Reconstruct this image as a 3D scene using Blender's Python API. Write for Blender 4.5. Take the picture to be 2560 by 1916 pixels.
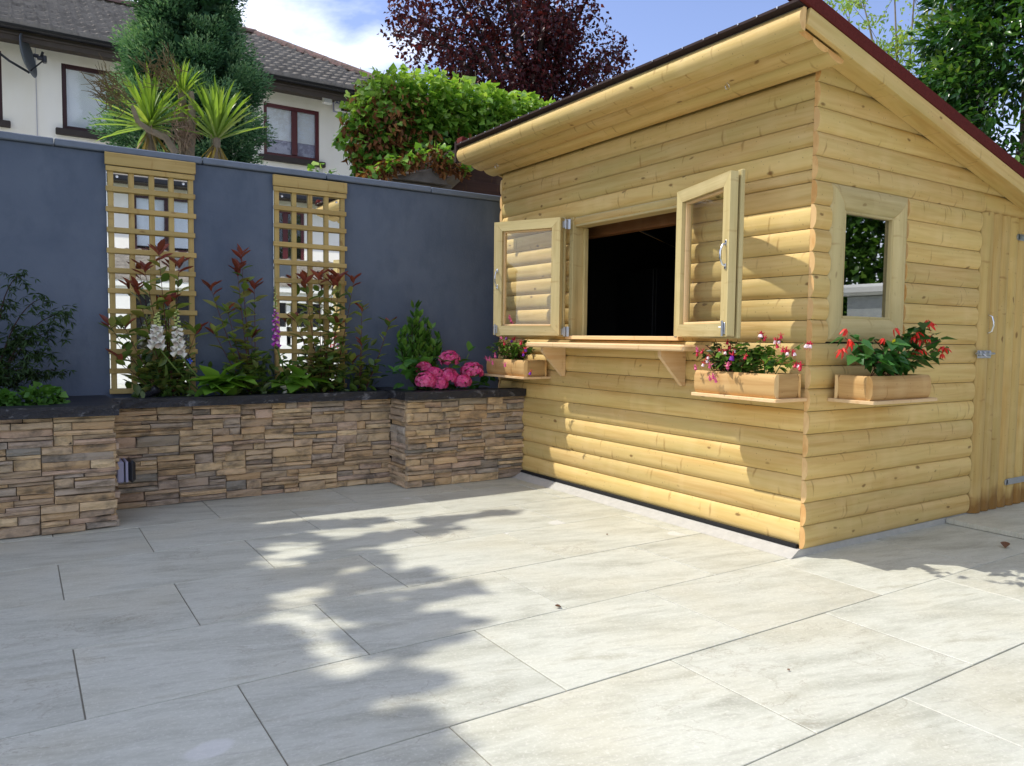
import bpy, math, random
import numpy as np
from mathutils import Vector, Matrix

random.seed(11)
rng = np.random.default_rng(11)
R = math.radians
for o in list(bpy.data.objects):
    bpy.data.objects.remove(o)
scene = bpy.context.scene
col = scene.collection

# ------------------------------------------------------------------ camera
FPX, YAW, PIT, ROL, CH = 1907.1, R(32.998), R(-3.415), R(0.668), 1.15
_d = Vector((math.sin(YAW)*math.cos(PIT), math.cos(YAW)*math.cos(PIT), math.sin(PIT)))
_r = Vector((math.cos(YAW), -math.sin(YAW), 0)); _u = _r.cross(_d)
CR = math.cos(ROL)*_r + math.sin(ROL)*_u
CU = -math.sin(ROL)*_r + math.cos(ROL)*_u
CD = _d
cam_d = bpy.data.cameras.new('camera')
cam = bpy.data.objects.new('camera', cam_d); col.objects.link(cam)
m = Matrix.Identity(4)
for i in range(3):
    m[i][0], m[i][1], m[i][2] = CR[i], CU[i], -CD[i]
m[2][3] = CH
cam.matrix_world = m
cam_d.sensor_width = 36; cam_d.lens = FPX*36/2560
cam_d.clip_end = 1000; cam_d.clip_start = 0.05
scene.camera = cam
def ray(x, y): return CD + CR*((x-1280)/FPX) - CU*((y-958)/FPX)
def atx(x, y, X): v = ray(x, y); return Vector((0, 0, CH)) + v*(X/v.x)
def aty(x, y, Y): v = ray(x, y); return Vector((0, 0, CH)) + v*(Y/v.y)
def atz(x, y, Z): v = ray(x, y); return Vector((0, 0, CH)) + v*((Z-CH)/v.z)

# ------------------------------------------------------------------ light
SUN = Vector((0.5, -0.45, -1.0))           # direction the sunlight travels
w = bpy.data.worlds.new('World'); scene.world = w; w.use_nodes = True
nt = w.node_tree; nt.nodes.clear()
def mk(nt, typ, ins=None, **props):
    n = nt.nodes.new(typ)
    for k, v in props.items(): setattr(n, k, v)
    for k, v in (ins or {}).items():
        s = n.inputs[k]
        if isinstance(v, bpy.types.NodeSocket): nt.links.new(v, s)
        else: s.default_value = v
    return n
def ramp(nt, fac, stops, interp='LINEAR'):
    n = mk(nt, 'ShaderNodeValToRGB', {0: fac}); cr = n.color_ramp; cr.interpolation = interp
    while len(cr.elements) < len(stops): cr.elements.new(0.5)
    for e, (p, c) in zip(cr.elements, stops): e.position = p; e.color = c if len(c) == 4 else (*c, 1)
    return n.outputs[0]
def mix(nt, fac, a, b, blend='MIX'):
    n = mk(nt, 'ShaderNodeMix', {0: fac, 6: a, 7: b}, data_type='RGBA', blend_type=blend); return n.outputs[2]
def mth(nt, op, a, b=0.0, c=0.0, clamp=False):
    n = mk(nt, 'ShaderNodeMath', {0: a, 1: b, 2: c}, operation=op); n.use_clamp = clamp; return n.outputs[0]
def vmth(nt, op, a, b=(0, 0, 0)):
    n = mk(nt, 'ShaderNodeVectorMath', {0: a, 1: b}, operation=op); return n.outputs[0]
def C(h, a=1.0):
    h = h.lstrip('#'); v = [int(h[i:i+2], 16)/255 for i in (0, 2, 4)]
    return (*[(x/12.92 if x <= .04045 else ((x+.055)/1.055)**2.4) for x in v], a)

sky = mk(nt, 'ShaderNodeTexSky', sky_type='NISHITA', sun_disc=False, sun_elevation=math.atan2(1, math.hypot(.5, .45)),
         sun_rotation=math.atan2(-.5, .45) % (2*math.pi), altitude=0, air_density=1.0, dust_density=0.6, ozone_density=1.6)
tc = mk(nt, 'ShaderNodeTexCoord')
cn = mk(nt, 'ShaderNodeTexNoise', {'Vector': vmth(nt, 'MULTIPLY', tc.outputs['Generated'], (1.0, 1.0, 1.9)), 'Scale': 2.6, 'Detail': 7.0, 'Roughness': .55, 'Distortion': .25})
cloud = ramp(nt, cn.outputs[0], [(.455, (0, 0, 0, 1)), (.70, (1, 1, 1, 1))])
CLOUD = (10.6, 10.8, 11.0, 1)
skyc = mix(nt, cloud, mix(nt, 1.0, sky.outputs[0], (1.12, 1.0, 1.12, 1), 'MULTIPLY'), CLOUD)
bg = mk(nt, 'ShaderNodeBackground', {'Color': skyc, 'Strength': .15})
nt.links.new(bg.outputs[0], mk(nt, 'ShaderNodeOutputWorld').inputs[0])
sd = bpy.data.lights.new('sun', 'SUN'); sd.energy = 3.35; sd.angle = R(.55); sd.color = (1, .95, .86)
so = bpy.data.objects.new('sun', sd); col.objects.link(so)
so.rotation_euler = SUN.to_track_quat('-Z', 'Y').to_euler(); so.location = (-5, 4, 12)
vs = scene.view_settings
vs.view_transform = 'Standard'; vs.look = 'None'; vs.exposure = 0.38; vs.gamma = 1; vs.use_curve_mapping = False
scene.render.engine = 'CYCLES'

# ------------------------------------------------------------------ helpers
WL = {}
def obj(name, me, mats=None, parent=None, loc=(0, 0, 0), rot=None, local=False):
    o = bpy.data.objects.new(name, me); col.objects.link(o)
    if me is not None and mats is not None and not me.materials:
        for mm in (mats if isinstance(mats, (list, tuple)) else [mats]): me.materials.append(mm)
    loc = Vector(loc)
    if parent is not None:
        o.parent = parent
        if not local:
            WL[o.name] = loc.copy(); loc = loc - WL[parent.name]
    else: WL[o.name] = loc.copy()
    o.location = loc
    if rot is not None:
        o.rotation_euler = rot.to_euler() if isinstance(rot, Matrix) else rot
    return o
def tag(o, label=None, cat=None, group=None, kind=None):
    if label: o['label'] = label
    if cat: o['category'] = cat
    if group: o['group'] = group
    if kind: o['kind'] = kind
    return o
def thing(name, loc, label, cat, group=None, rz=0):
    o = bpy.data.objects.new(name, None); col.objects.link(o); o.location = loc; o.rotation_euler = (0, 0, rz)
    o.empty_display_size = .1; WL[o.name] = Vector(loc)
    return tag(o, label, cat, group)
class MB:
    def __init__(s): s.v = []; s.f = []; s.m = []
    def add(s, vs, fs, mi=0):
        b = len(s.v); s.v += [tuple(x) for x in vs]
        for f in fs: s.f.append(tuple(b+i for i in f)); s.m.append(mi)
    def box(s, c, d, b=0.0, mi=0, mat=None):
        hx, hy, hz = d[0]/2, d[1]/2, d[2]/2; vs = []; fs = []
        if b <= 0:
            vs = [(x*hx, y*hy, z*hz) for x in (-1, 1) for y in (-1, 1) for z in (-1, 1)]
            fs = [(0, 1, 3, 2), (4, 6, 7, 5), (0, 4, 5, 1), (2, 3, 7, 6), (0, 2, 6, 4), (1, 5, 7, 3)]
        else:
            idx = {}
            for x in (-1, 1):
                for y in (-1, 1):
                    for z in (-1, 1):
                        for ax in range(3):
                            p = [x*(hx-b), y*(hy-b), z*(hz-b)]; p[ax] = (x, y, z)[ax]*(hx, hy, hz)[ax]
                            idx[(x, y, z, ax)] = len(vs); vs.append(tuple(p))
            for ax in range(3):
                o1, o2 = [(1, 2), (2, 0), (0, 1)][ax]
                for sg in (-1, 1):
                    q = []
                    for a, bb in ((-1, -1), (1, -1), (1, 1), (-1, 1)):
                        k = [0, 0, 0]; k[ax] = sg; k[o1] = a; k[o2] = bb; q.append(idx[(*k, ax)])
                    fs.append(tuple(q) if sg > 0 else tuple(q[::-1]))
            for ax in range(3):
                o1, o2 = [(1, 2), (2, 0), (0, 1)][ax]
                for a in (-1, 1):
                    for bb in (-1, 1):
                        q = []
                        for t, w_ in ((-1, o1), (1, o1), (1, o2), (-1, o2)):
                            k = [0, 0, 0]; k[ax] = t; k[o1] = a; k[o2] = bb; q.append(idx[(*k, w_)])
                        fs.append(tuple(q) if a*bb < 0 else tuple(q[::-1]))
            for x in (-1, 1):
                for y in (-1, 1):
                    for z in (-1, 1):
                        q = [idx[(x, y, z, a)] for a in range(3)]
                        fs.append(tuple(q) if x*y*z > 0 else tuple(q[::-1]))
        c = Vector(c)
        vs = [(mat @ Vector(v) if mat else Vector(v)) + c for v in vs]
        s.add(vs, fs, mi)
    def tube(s, pts, rad, n=6, mi=0, cap=True):
        pts = [Vector(p) for p in pts]; k = len(pts)
        if not hasattr(rad, '__len__'): rad = [rad]*k
        vs = []; prev = None
        for i, p in enumerate(pts):
            t = (pts[min(i+1, k-1)] - pts[max(i-1, 0)]).normalized()
            if prev is None: a = t.cross(Vector((0, 0, 1)) if abs(t.z) < .9 else Vector((1, 0, 0))).normalized()
            else: a = (prev - t*prev.dot(t)).normalized()
            prev = a; b = t.cross(a)
            for j in range(n):
                an = 2*math.pi*j/n; vs.append(p + (a*math.cos(an) + b*math.sin(an))*rad[i])
        fs = [(i*n+j, i*n+(j+1) % n, (i+1)*n+(j+1) % n, (i+1)*n+j) for i in range(k-1) for j in range(n)]
        if cap: fs += [tuple(range(n))[::-1], tuple(range((k-1)*n, k*n))]
        s.add(vs, fs, mi)
    def lathe(s, prof, n=10, c=(0, 0, 0), mi=0, mat=None):
        c = Vector(c); vs = []
        for r, z in prof:
            for j in range(n):
                v = Vector((r*math.cos(2*math.pi*j/n), r*math.sin(2*math.pi*j/n), z)); vs.append((mat @ v if mat else v)+c)
        fs = [(i*n+j, i*n+(j+1) % n, (i+1)*n+(j+1) % n, (i+1)*n+j) for i in range(len(prof)-1) for j in range(n)]
        s.add(vs, fs, mi)
    def mesh(s, name='mesh', smooth=None):
        me = bpy.data.meshes.new(name); me.from_pydata(s.v, [], s.f)
        if any(s.m): me.polygons.foreach_set('material_index', s.m)
        if smooth is not None:
            me.polygons.foreach_set('use_smooth', [True]*len(s.f)); me.set_sharp_from_angle(angle=R(smooth))
        me.update(); return me
_bc = {}
def box_me(d, b=.002):
    k = (tuple(round(x, 4) for x in d), b)
    if k not in _bc:
        mb = MB(); mb.box((0, 0, 0), d, b); _bc[k] = mb.mesh('box')
    return _bc[k]
def boxo(name, lo, hi, mat, parent=None, b=.002, share=True):
    lo, hi = Vector(lo), Vector(hi); d = hi-lo
    mb = MB(); mb.box((0, 0, 0), d, b); me = mb.mesh(name)
    return obj(name, me, mat, parent, (lo+hi)/2)
def np_mesh(name, V, F, val=None):
    """V (n,3), F (m,3) triangles"""
    me = bpy.data.meshes.new(name); n = len(V); k = len(F)
    me.vertices.add(n); me.vertices.foreach_set('co', np.asarray(V, np.float32).ravel())
    me.loops.add(k*3); me.loops.foreach_set('vertex_index', np.asarray(F, np.int32).ravel())
    me.polygons.add(k); me.polygons.foreach_set('loop_start', np.arange(0, k*3, 3, dtype=np.int32))
    me.update(calc_edges=True)
    if val is not None:
        me.attributes.new('v', 'FLOAT', 'POINT').data.foreach_set('value', np.asarray(val, np.float32))
    return me

# ------------------------------------------------------------------ materials
def new_mat(name):
    m_ = bpy.data.materials.new(name); m_.use_nodes = True; t = m_.node_tree; t.nodes.clear()
    b = mk(t, 'ShaderNodeBsdfPrincipled'); t.links.new(b.outputs[0], mk(t, 'ShaderNodeOutputMaterial').inputs[0])
    return m_, t, b
def setp(t, b, **kw):
    for k, v in kw.items():
        k = {'color': 'Base Color', 'rough': 'Roughness', 'normal': 'Normal', 'metal': 'Metallic', 'spec': 'Specular IOR Level'}[k]
        if isinstance(v, bpy.types.NodeSocket): t.links.new(v, b.inputs[k])
        else: b.inputs[k].default_value = v
def bump(t, h, strength=.3, dist=.01): return mk(t, 'ShaderNodeBump', {'Height': h, 'Strength': strength, 'Distance': dist}).outputs[0]
def co_rand(t, k=31.0):
    tcn = mk(t, 'ShaderNodeTexCoord'); oi = mk(t, 'ShaderNodeObjectInfo')
    r = mth(t, 'MULTIPLY', oi.outputs['Random'], k)
    cmb = mk(t, 'ShaderNodeCombineXYZ', {0: r, 1: mth(t, 'MULTIPLY', r, 1.7), 2: mth(t, 'MULTIPLY', r, .63)})
    return vmth(t, 'ADD', tcn.outputs['Object'], cmb.outputs[0]), oi.outputs['Random']
def noise(t, v, scale=1.0, detail=3.0, rough=.5, dist=0.0):
    return mk(t, 'ShaderNodeTexNoise', {'Vector': v, 'Scale': scale, 'Detail': detail, 'Roughness': rough, 'Distortion': dist}).outputs[0]

def wood(name, light, dark, green, knot, knots=1.0, wet=False):
    m_, t, b = new_mat(name); v, rnd = co_rand(t)
    g1 = noise(t, vmth(t, 'MULTIPLY', v, (2.2, 26, 38)), 1, 4, .6, .6)
    g2 = noise(t, vmth(t, 'MULTIPLY', v, (1.3, 4, 7)), 1, 3, .5)
    g3 = noise(t, vmth(t, 'MULTIPLY', v, (11, 90, 120)), 1, 2, .5)
    g4 = noise(t, vmth(t, 'MULTIPLY', v, (.9, 12, 16)), 1, 3, .55, 1.2)
    c = mix(t, ramp(t, g1, [(.32, (0, 0, 0)), (.72, (1, 1, 1))]), C(light), C(dark))
    c = mix(t, mth(t, 'MULTIPLY', ramp(t, g2, [(.4, (0, 0, 0)), (.7, (1, 1, 1))]), .55), c, C(green))
    c = mix(t, mth(t, 'MULTIPLY', rnd, .45), c, mix(t, .5, C(dark), C(green)))
    c = mix(t, mth(t, 'MULTIPLY', ramp(t, g4, [(.5, (0, 0, 0)), (.68, (1, 1, 1))]), .30), c, C(dark), 'MULTIPLY')
    wv = vmth(t, 'ADD', v, vmth(t, 'MULTIPLY', mk(t, 'ShaderNodeTexNoise', {'Vector': v, 'Scale': 9.0}).outputs[1], (.05, .02, .05)))
    def spots(sc, lo, hi, gate, seed):
        vo = mk(t, 'ShaderNodeTexVoronoi', {'Vector': vmth(t, 'ADD', vmth(t, 'MULTIPLY', wv, sc), (seed, seed*2, seed*3)), 'Scale': 1.0})
        mask = ramp(t, vo.outputs['Distance'], [(lo, (1, 1, 1)), (hi, (0, 0, 0))])
        sp = mk(t, 'ShaderNodeSeparateColor', {0: vo.outputs['Color']})
        gt = mth(t, 'GREATER_THAN', sp.outputs[0], gate)
        return mth(t, 'MULTIPLY', mask, gt)
    k1 = spots((5.0, 4, 10.5), .06, .12, .42, 0)          # round knots
    k2 = spots((30, 2, 5.6), .08, .30, .70, 5)           # narrow branch scars across the board
    k4 = spots((9, 2, 3.6), .05, .6, .5, 13)           # pale reaction wood around the scars
    k3 = spots((40, 4, 34), .07, .16, .6, 9)             # pin knots
    c = mix(t, mth(t, 'MULTIPLY', k4, .22*knots), c, mix(t, .4, C(light), (.9, .72, .42, 1)))
    c = mix(t, mth(t, 'MULTIPLY', k2, .5*knots), c, mix(t, .45, C(knot), C('a8752f')))
    c = mix(t, mth(t, 'MULTIPLY', k3, .5*knots), c, C(knot))
    c = mix(t, mth(t, 'MULTIPLY', k1, .72*knots), c, C(knot))
    if wet:   # rain splash darkening near the bottom end of the door boards
        sz = mk(t, 'ShaderNodeSeparateXYZ', {0: mk(t, 'ShaderNodeNewGeometry').outputs['Position']})
        hgt = mth(t, 'ADD', sz.outputs[2], mth(t, 'MULTIPLY', noise(t, vmth(t, 'MULTIPLY', v, (6, 14, 14)), 1, 2), -.2))
        c = mix(t, mth(t, 'MULTIPLY', ramp(t, hgt, [(.0, (1, 1, 1)), (.09, (0, 0, 0))]), .75), c, C('7a4c14'))
    hsv = mk(t, 'ShaderNodeHueSaturation', {'Color': c, 'Value': mth(t, 'ADD', mth(t, 'MULTIPLY', rnd, .28), .85)})
    setp(t, b, color=hsv.outputs[0], rough=.62, spec=.25, normal=bump(t, mth(t, 'ADD', g1, mth(t, 'MULTIPLY', g3, .5)), .12, .004))
    return m_
W_LOG = wood('pine_log', 'e0c084', 'ceac67', 'c5b574', '64401c')
W_DOOR = wood('pine_door', 'd6b676', 'c2a05c', 'bda96a', '64401c', wet=True)
W_PLN = wood('planed_pine', 'eccda0', 'dfb987', 'e0c493', '8a5228', .6)
W_FRM = wood('treated_frame', 'd5c391', 'bda873', 'b3a878', '7a5a34', .7)
W_BOX = wood('box_pine', 'd2ab72', 'bd935c', 'b99a66', '6a3f20')
W_TRL = wood('trellis_pine', 'bfa56c', 'ab9059', 'aa9a64', '6b4526', .7)
W_DRK = wood('dark_timber', '4a3128', '38241e', '3c2b22', '1c120e', .5)
W_GREY = wood('grey_timber', '8a7c66', '6f6250', '77705c', '3c332a', .5)
W_INT = wood('interior_beam', '8a5f3c', '74492b', '7a5836', '3a2415', .6)
def endgrain():
    m_, t, b = new_mat('end_grain'); v, rnd = co_rand(t)
    rings = mk(t, 'ShaderNodeTexWave', {'Vector': vmth(t, 'MULTIPLY', v, (1, 1, .5)), 'Scale': 38.0, 'Distortion': 3.0, 'Detail': 2.0}).outputs[1]
    c = mix(t, rings, C('e3b878'), C('cf9a58')); c = mix(t, mth(t, 'MULTIPLY', rnd, .5), c, C('e6cf9f'))
    setp(t, b, color=c, rough=.75, spec=.2); return m_
W_END = endgrain()

def plain(name, hexc, rough=.6, metal=0.0, var=.12, scale=14.0, spec=.4, bmp=.0):
    m_, t, b = new_mat(name); v, rnd = co_rand(t)
    n_ = noise(t, v, scale, 4, .6)
    c = mk(t, 'ShaderNodeHueSaturation', {'Color': C(hexc), 'Value': mth(t, 'ADD', 1-var, mth(t, 'MULTIPLY', n_, 2*var))})
    setp(t, b, color=c.outputs[0], rough=rough, metal=metal, spec=spec)
    if bmp: setp(t, b, normal=bump(t, noise(t, v, scale*6, 3), bmp, .004))
    return m_
M_CONC = plain('concrete', 'b4b2ab', .85, 0, .2, 22, .2, .4)
M_MORT = plain('joint_mortar', '8b877b', .9, 0, .2, 30, .1)
M_DJNT = plain('dark_joint', '5a5347', .95, 0, .2, 30, .1)
M_GALV = plain('galvanised_steel', 'b4b8bf', .38, .9, .15, 40)
M_STEEL = plain('bright_steel', 'd4d6da', .22, 1.0, .1, 30)
M_RUST = plain('dark_screw', '3a3028', .6, .5, .2, 40)
M_SOIL = plain('soil', '2a211a', .95, 0, .5, 40, .1, .9)
M_FELTR = plain('red_felt', '5e2622', .9, 0, .35, 60, .15, .7)
M_FELTB = plain('brown_felt', '3c302e', .9, 0, .35, 70, .15, .7)
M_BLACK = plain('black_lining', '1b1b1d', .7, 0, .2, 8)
M_BLKGL = plain('black_appliance', '1c1d21', .35, 0, .1, 8)
M_WHITE = plain('white_paint', 'e6e6e2', .5, 0, .05, 9)
M_BROWN = plain('brown_frame', '571f22', .35, 0, .12, 12)
M_BROWND = plain('dark_brown_frame', '3a1d1e', .4, 0, .15, 12)
M_SILL = plain('dark_sill', '3e3836', .8, 0, .3, 14)
M_GUT = plain('black_gutter', '17171b', .35, 0, .2, 9)
M_FASC = plain('brown_fascia', '4a423c', .8, 0, .35, 9)
M_DISH = plain('grey_dish', '5f666e', .4, .3, .15, 9)
M_PVCG = plain('grey_plastic', '9a9ab4', .4, 0, .06, 9)
M_PVCK = plain('dark_plastic', '25262c', .35, 0, .06, 9)
M_BLIND = plain('white_blind', 'e9eef8', .7, 0, .03, 3)
M_GREYR = plain('grey_render', 'b4b8b6', .9, 0, .2, 18, .2, .8)
M_OLDR = plain('weathered_render', '75706a', .92, 0, .45, 9, .15, .9)
M_BARK = plain('bark', '8c7f6d', .9, 0, .45, 18, .15, .9)
M_BARKD = plain('dark_bark', '3a2f2b', .9, 0, .4, 18, .15, .9)
M_STEMR = plain('red_stem', '5a2a22', .6, 0, .3, 20)
M_STEMG = plain('green_stem', '5d7334', .6, 0, .3, 20)
M_DEAD = plain('dead_leaf', '6b4a33', .8, 0, .4, 30)
M_GRASS = plain('grass', '4c5d2c', .9, 0, .4, 3, .1, .5)

def blue_wall():
    m_, t, b = new_mat('blue_render'); v, rnd = co_rand(t, 0)
    n1 = noise(t, v, 1.4, 6, .62, .4); n2 = noise(t, vmth(t, 'MULTIPLY', v, (1, 1, .45)), 6.5, 5, .65); n3 = noise(t, v, 60, 3)
    c = mix(t, ramp(t, n1, [(.3, (0, 0, 0)), (.7, (1, 1, 1))]), C('535e71'), C('636d7e'))
    c = mix(t, mth(t, 'MULTIPLY', ramp(t, n2, [(.5, (0, 0, 0)), (.75, (1, 1, 1))]), .5), c, C('465264'))
    fl = mk(t, 'ShaderNodeTexVoronoi', {'Vector': v, 'Scale': 7.0})
    sp = mk(t, 'ShaderNodeSeparateColor', {0: fl.outputs['Color']})
    c = mix(t, mth(t, 'MULTIPLY', ramp(t, fl.outputs['Distance'], [(.03, (1, 1, 1)), (.06, (0, 0, 0))]), mth(t, 'GREATER_THAN', sp.outputs[1], .86)), c, C('8b93a3'))
    setp(t, b, color=c, rough=.78, spec=.25, normal=bump(t, mth(t, 'ADD', mth(t, 'MULTIPLY', n2, 2.0), n3), .35, .006)); return m_
M_BLUE = blue_wall()
M_COPB = plain('blue_coping', '6b7585', .7, 0, .2, 12, .3, .4)
def slate():
    m_, t, b = new_mat('black_slate'); v, rnd = co_rand(t)
    n1 = noise(t, vmth(t, 'MULTIPLY', v, (1, 1, 2)), 9, 6, .7, .5); n2 = noise(t, v, 40, 4)
    gz = mk(t, 'ShaderNodeSeparateXYZ', {0: mk(t, 'ShaderNodeNewGeometry').outputs['Normal']})
    side = mth(t, 'LESS_THAN', mth(t, 'ABSOLUTE', gz.outputs[2]), .5)
    c = mix(t, mth(t, 'MULTIPLY', ramp(t, n1, [(.56, (0, 0, 0)), (.68, (1, 1, 1))]), mth(t, 'MULTIPLY', side, .55)), C('23242a'), C('8a8b90'))
    setp(t, b, color=c, rough=.5, spec=.4, normal=bump(t, mth(t, 'ADD', n1, mth(t, 'MULTIPLY', n2, .3)), mth(t, 'ADD', .12, mth(t, 'MULTIPLY', side, .8)), .02)); return m_
M_SLATE = slate()
def ledger():
    m_, t, b = new_mat('ledger_stone'); v, rnd = co_rand(t, 53)
    n1 = noise(t, vmth(t, 'MULTIPLY', v, (1, 1, 1.6)), 7, 5, .65, .3); n2 = noise(t, vmth(t, 'MULTIPLY', v, (1, 1, 2.2)), 45, 5, .65)
    base = ramp(t, rnd, [(0, C('cdb48e')), (.14, C('b89a76')), (.26, C('dcc39c')), (.38, C('a8937c')), (.5, C('cbb090')), (.6, C('a0968a')), (.7, C('d6b78e')), (.82, C('8e897f')), (.9, C('c4a890')), (1, C('aca294'))])
    c = mix(t, ramp(t, n1, [(.46, (0, 0, 0)), (.70, (.8, .8, .8))]), base, C('55514a'))
    c = mix(t, mth(t, 'MULTIPLY', ramp(t, n2, [(.55, (0, 0, 0)), (.75, (1, 1, 1))]), .35), c, C('c3ab88'))
    setp(t, b, color=c, rough=.85, spec=.2, normal=bump(t, mth(t, 'ADD', n1, mth(t, 'MULTIPLY', n2, .7)), .7, .012)); return m_
M_LEDG = ledger()
def porcelain():
    m_, t, b = new_mat('porcelain_tile'); v, rnd = co_rand(t, 61)
    ro = mk(t, 'ShaderNodeVectorRotate', {'Vector': v, 'Angle': .22}, rotation_type='Z_AXIS').outputs[0]
    st = noise(t, vmth(t, 'MULTIPLY', ro, (2.0, 8, 1)), 1, 10, .72, .35)
    st2 = noise(t, vmth(t, 'MULTIPLY', ro, (9, 60, 1)), 1, 6, .75, .2)
    cl = noise(t, v, 1.7, 3, .5); fine = noise(t, v, 90, 4, .7)
    c = ramp(t, st, [(.28, C('949487')), (.42, C('afb0a2')), (.56, C('c1c2b5')), (.70, C('a7a695'))])
    c = mix(t, mth(t, 'MULTIPLY', ramp(t, cl, [(.45, (0, 0, 0)), (.68, (1, 1, 1))]), .35), c, C('b9b196'))
    c = mix(t, mth(t, 'MULTIPLY', ramp(t, st2, [(.54, (0, 0, 0)), (.70, (1, 1, 1))]), .5), c, C('96938b'))
    c = mix(t, mth(t, 'MULTIPLY', ramp(t, fine, [(.52, (0, 0, 0)), (.7, (1, 1, 1))]), .4), c, C('dedbd2'))
    vein = noise(t, vmth(t, 'MULTIPLY', ro, (2.4, 3.6, 1)), 1, 7, .62, .5); gate = ramp(t, noise(t, v, 2.3, 2), [(.52, (0, 0, 0)), (.6, (1, 1, 1))])
    c = mix(t, mth(t, 'MULTIPLY', mth(t, 'MULTIPLY', ramp(t, mth(t, 'ABSOLUTE', mth(t, 'SUBTRACT', vein, .5)), [(.0, (1, 1, 1)), (.008, (0, 0, 0))]), gate), .5), c, C('8b8270'))
    vo = mk(t, 'ShaderNodeTexVoronoi', {'Vector': vmth(t, 'ADD', vmth(t, 'MULTIPLY', v, (2.2, 3.2, 0)), vmth(t, 'MULTIPLY', mk(t, 'ShaderNodeTexNoise', {'Vector': v, 'Scale': 5.0}).outputs[1], (.2, .2, 0))), 'Scale': 1.0})
    vs_ = mk(t, 'ShaderNodeSeparateColor', {0: vo.outputs['Color']})
    c = mix(t, mth(t, 'MULTIPLY', mth(t, 'MULTIPLY', ramp(t, vo.outputs['Distance'], [(.17, (1, 1, 1)), (.20, (0, 0, 0))]), mth(t, 'GREATER_THAN', vs_.outputs[0], .86)), .45), c, C('d9d8d6'))
    hsv = mk(t, 'ShaderNodeHueSaturation', {'Color': c, 'Value': mth(t, 'ADD', mth(t, 'MULTIPLY', rnd, .1), .97)})
    rg = mth(t, 'ADD', .40, mth(t, 'MULTIPLY', cl, .22))
    setp(t, b, color=hsv.outputs[0], rough=rg, spec=.45, normal=bump(t, mth(t, 'ADD', st, mth(t, 'MULTIPLY', fine, .25)), .10, .006)); return m_
M_TILE = porcelain()
def cream():
    m_, t, b = new_mat('cream_render'); v, rnd = co_rand(t, 0)
    n1 = noise(t, vmth(t, 'MULTIPLY', v, (1, 1, .25)), 1.6, 5, .6); n2 = noise(t, v, 60, 3)
    c = mix(t, ramp(t, n1, [(.4, (0, 0, 0)), (.8, (1, 1, 1))]), C('f7f4ec'), C('ebe6d8'))
    setp(t, b, color=c, rough=.9, spec=.15, normal=bump(t, n2, .25, .006)); return m_
M_CREAM = cream()
def rooft():
    m_, t, b = new_mat('concrete_roof_tile'); v, rnd = co_rand(t, 0)
    n1 = noise(t, v, 5, 5, .65); n2 = noise(t, v, 26, 4, .6)
    c = mix(t, ramp(t, n1, [(.35, (0, 0, 0)), (.7, (1, 1, 1))]), C('8d877e'), C('6f6a63'))
    c = mix(t, mth(t, 'MULTIPLY', ramp(t, n2, [(.56, (0, 0, 0)), (.7, (1, 1, 1))]), .5), c, C('3c3733'))
    setp(t, b, color=c, rough=.9, spec=.15, normal=bump(t, n2, .4, .01)); return m_
M_ROOF = rooft()
def ridget():
    m_, t, b = new_mat('ridge_tile'); v, rnd = co_rand(t, 9)
    n1 = noise(t, v, 14, 5, .65)
    c = mix(t, ramp(t, n1, [(.4, (0, 0, 0)), (.65, (1, 1, 1))]), C('7b5f5a'), C('4c453c')); setp(t, b, color=c, rough=.9); return m_
M_RIDGE = ridget()
def glass(name, k=1.0, tint=(1, 1, 1, 1)):
    m_ = bpy.data.materials.new(name); m_.use_nodes = True; t = m_.node_tree; t.nodes.clear()
    fc_ = mk(t, 'ShaderNodeLayerWeight', {'Blend': .5}).outputs[1]
    fr = mth(t, 'ADD', .043, mth(t, 'MULTIPLY', mth(t, 'POWER', fc_, 5.0), .95))
    ms = mk(t, 'ShaderNodeMixShader', {0: mth(t, 'MULTIPLY', fr, k, clamp=True), 1: mk(t, 'ShaderNodeBsdfTransparent', {0: tint}).outputs[0], 2: mk(t, 'ShaderNodeBsdfGlossy', {'Roughness': .01}).outputs[0]})
    t.links.new(ms.outputs[0], mk(t, 'ShaderNodeOutputMaterial').inputs[0]); return m_
M_GLASS = glass('clear_glass', 1.0, (.97, .98, .97, 1))
M_GLASSD = glass('window_glass', 6.0, (.55, .6, .6, 1))
def mirror():
    m_, t, b = new_mat('mirror_glass'); setp(t, b, color=(.86, .88, .87, 1), metal=1.0, rough=.012); return m_
M_MIRR = mirror()
def leafm(name, cols, attr=True, rough=.45, trans=.35, spec=.35):
    m_ = bpy.data.materials.new(name); m_.use_nodes = True; t = m_.node_tree; t.nodes.clear()
    src = mk(t, 'ShaderNodeAttribute', attribute_name='v').outputs[2] if attr else mk(t, 'ShaderNodeObjectInfo').outputs['Random']
    n_ = len(cols); c = ramp(t, src, [(i/(n_-1), C(h)) for i, h in enumerate(cols)])
    b = mk(t, 'ShaderNodeBsdfPrincipled', {'Base Color': c, 'Roughness': rough, 'Specular IOR Level': spec})
    tr = mk(t, 'ShaderNodeBsdfTranslucent', {0: mix(t, 1.0, c, (1.25, 1.3, .55, 1), 'MULTIPLY')})
    ms = mk(t, 'ShaderNodeMixShader', {0: trans, 1: b.outputs[0], 2: tr.outputs[0]})
    t.links.new(ms.outputs[0], mk(t, 'ShaderNodeOutputMaterial').inputs[0]); return m_
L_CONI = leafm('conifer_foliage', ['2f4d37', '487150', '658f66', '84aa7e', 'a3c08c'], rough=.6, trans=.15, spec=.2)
L_PLUM = leafm('plum_leaf', ['2a1218', '3d161c', '561c24', '321520', '6e2a2e'], rough=.4, trans=.3)
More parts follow.
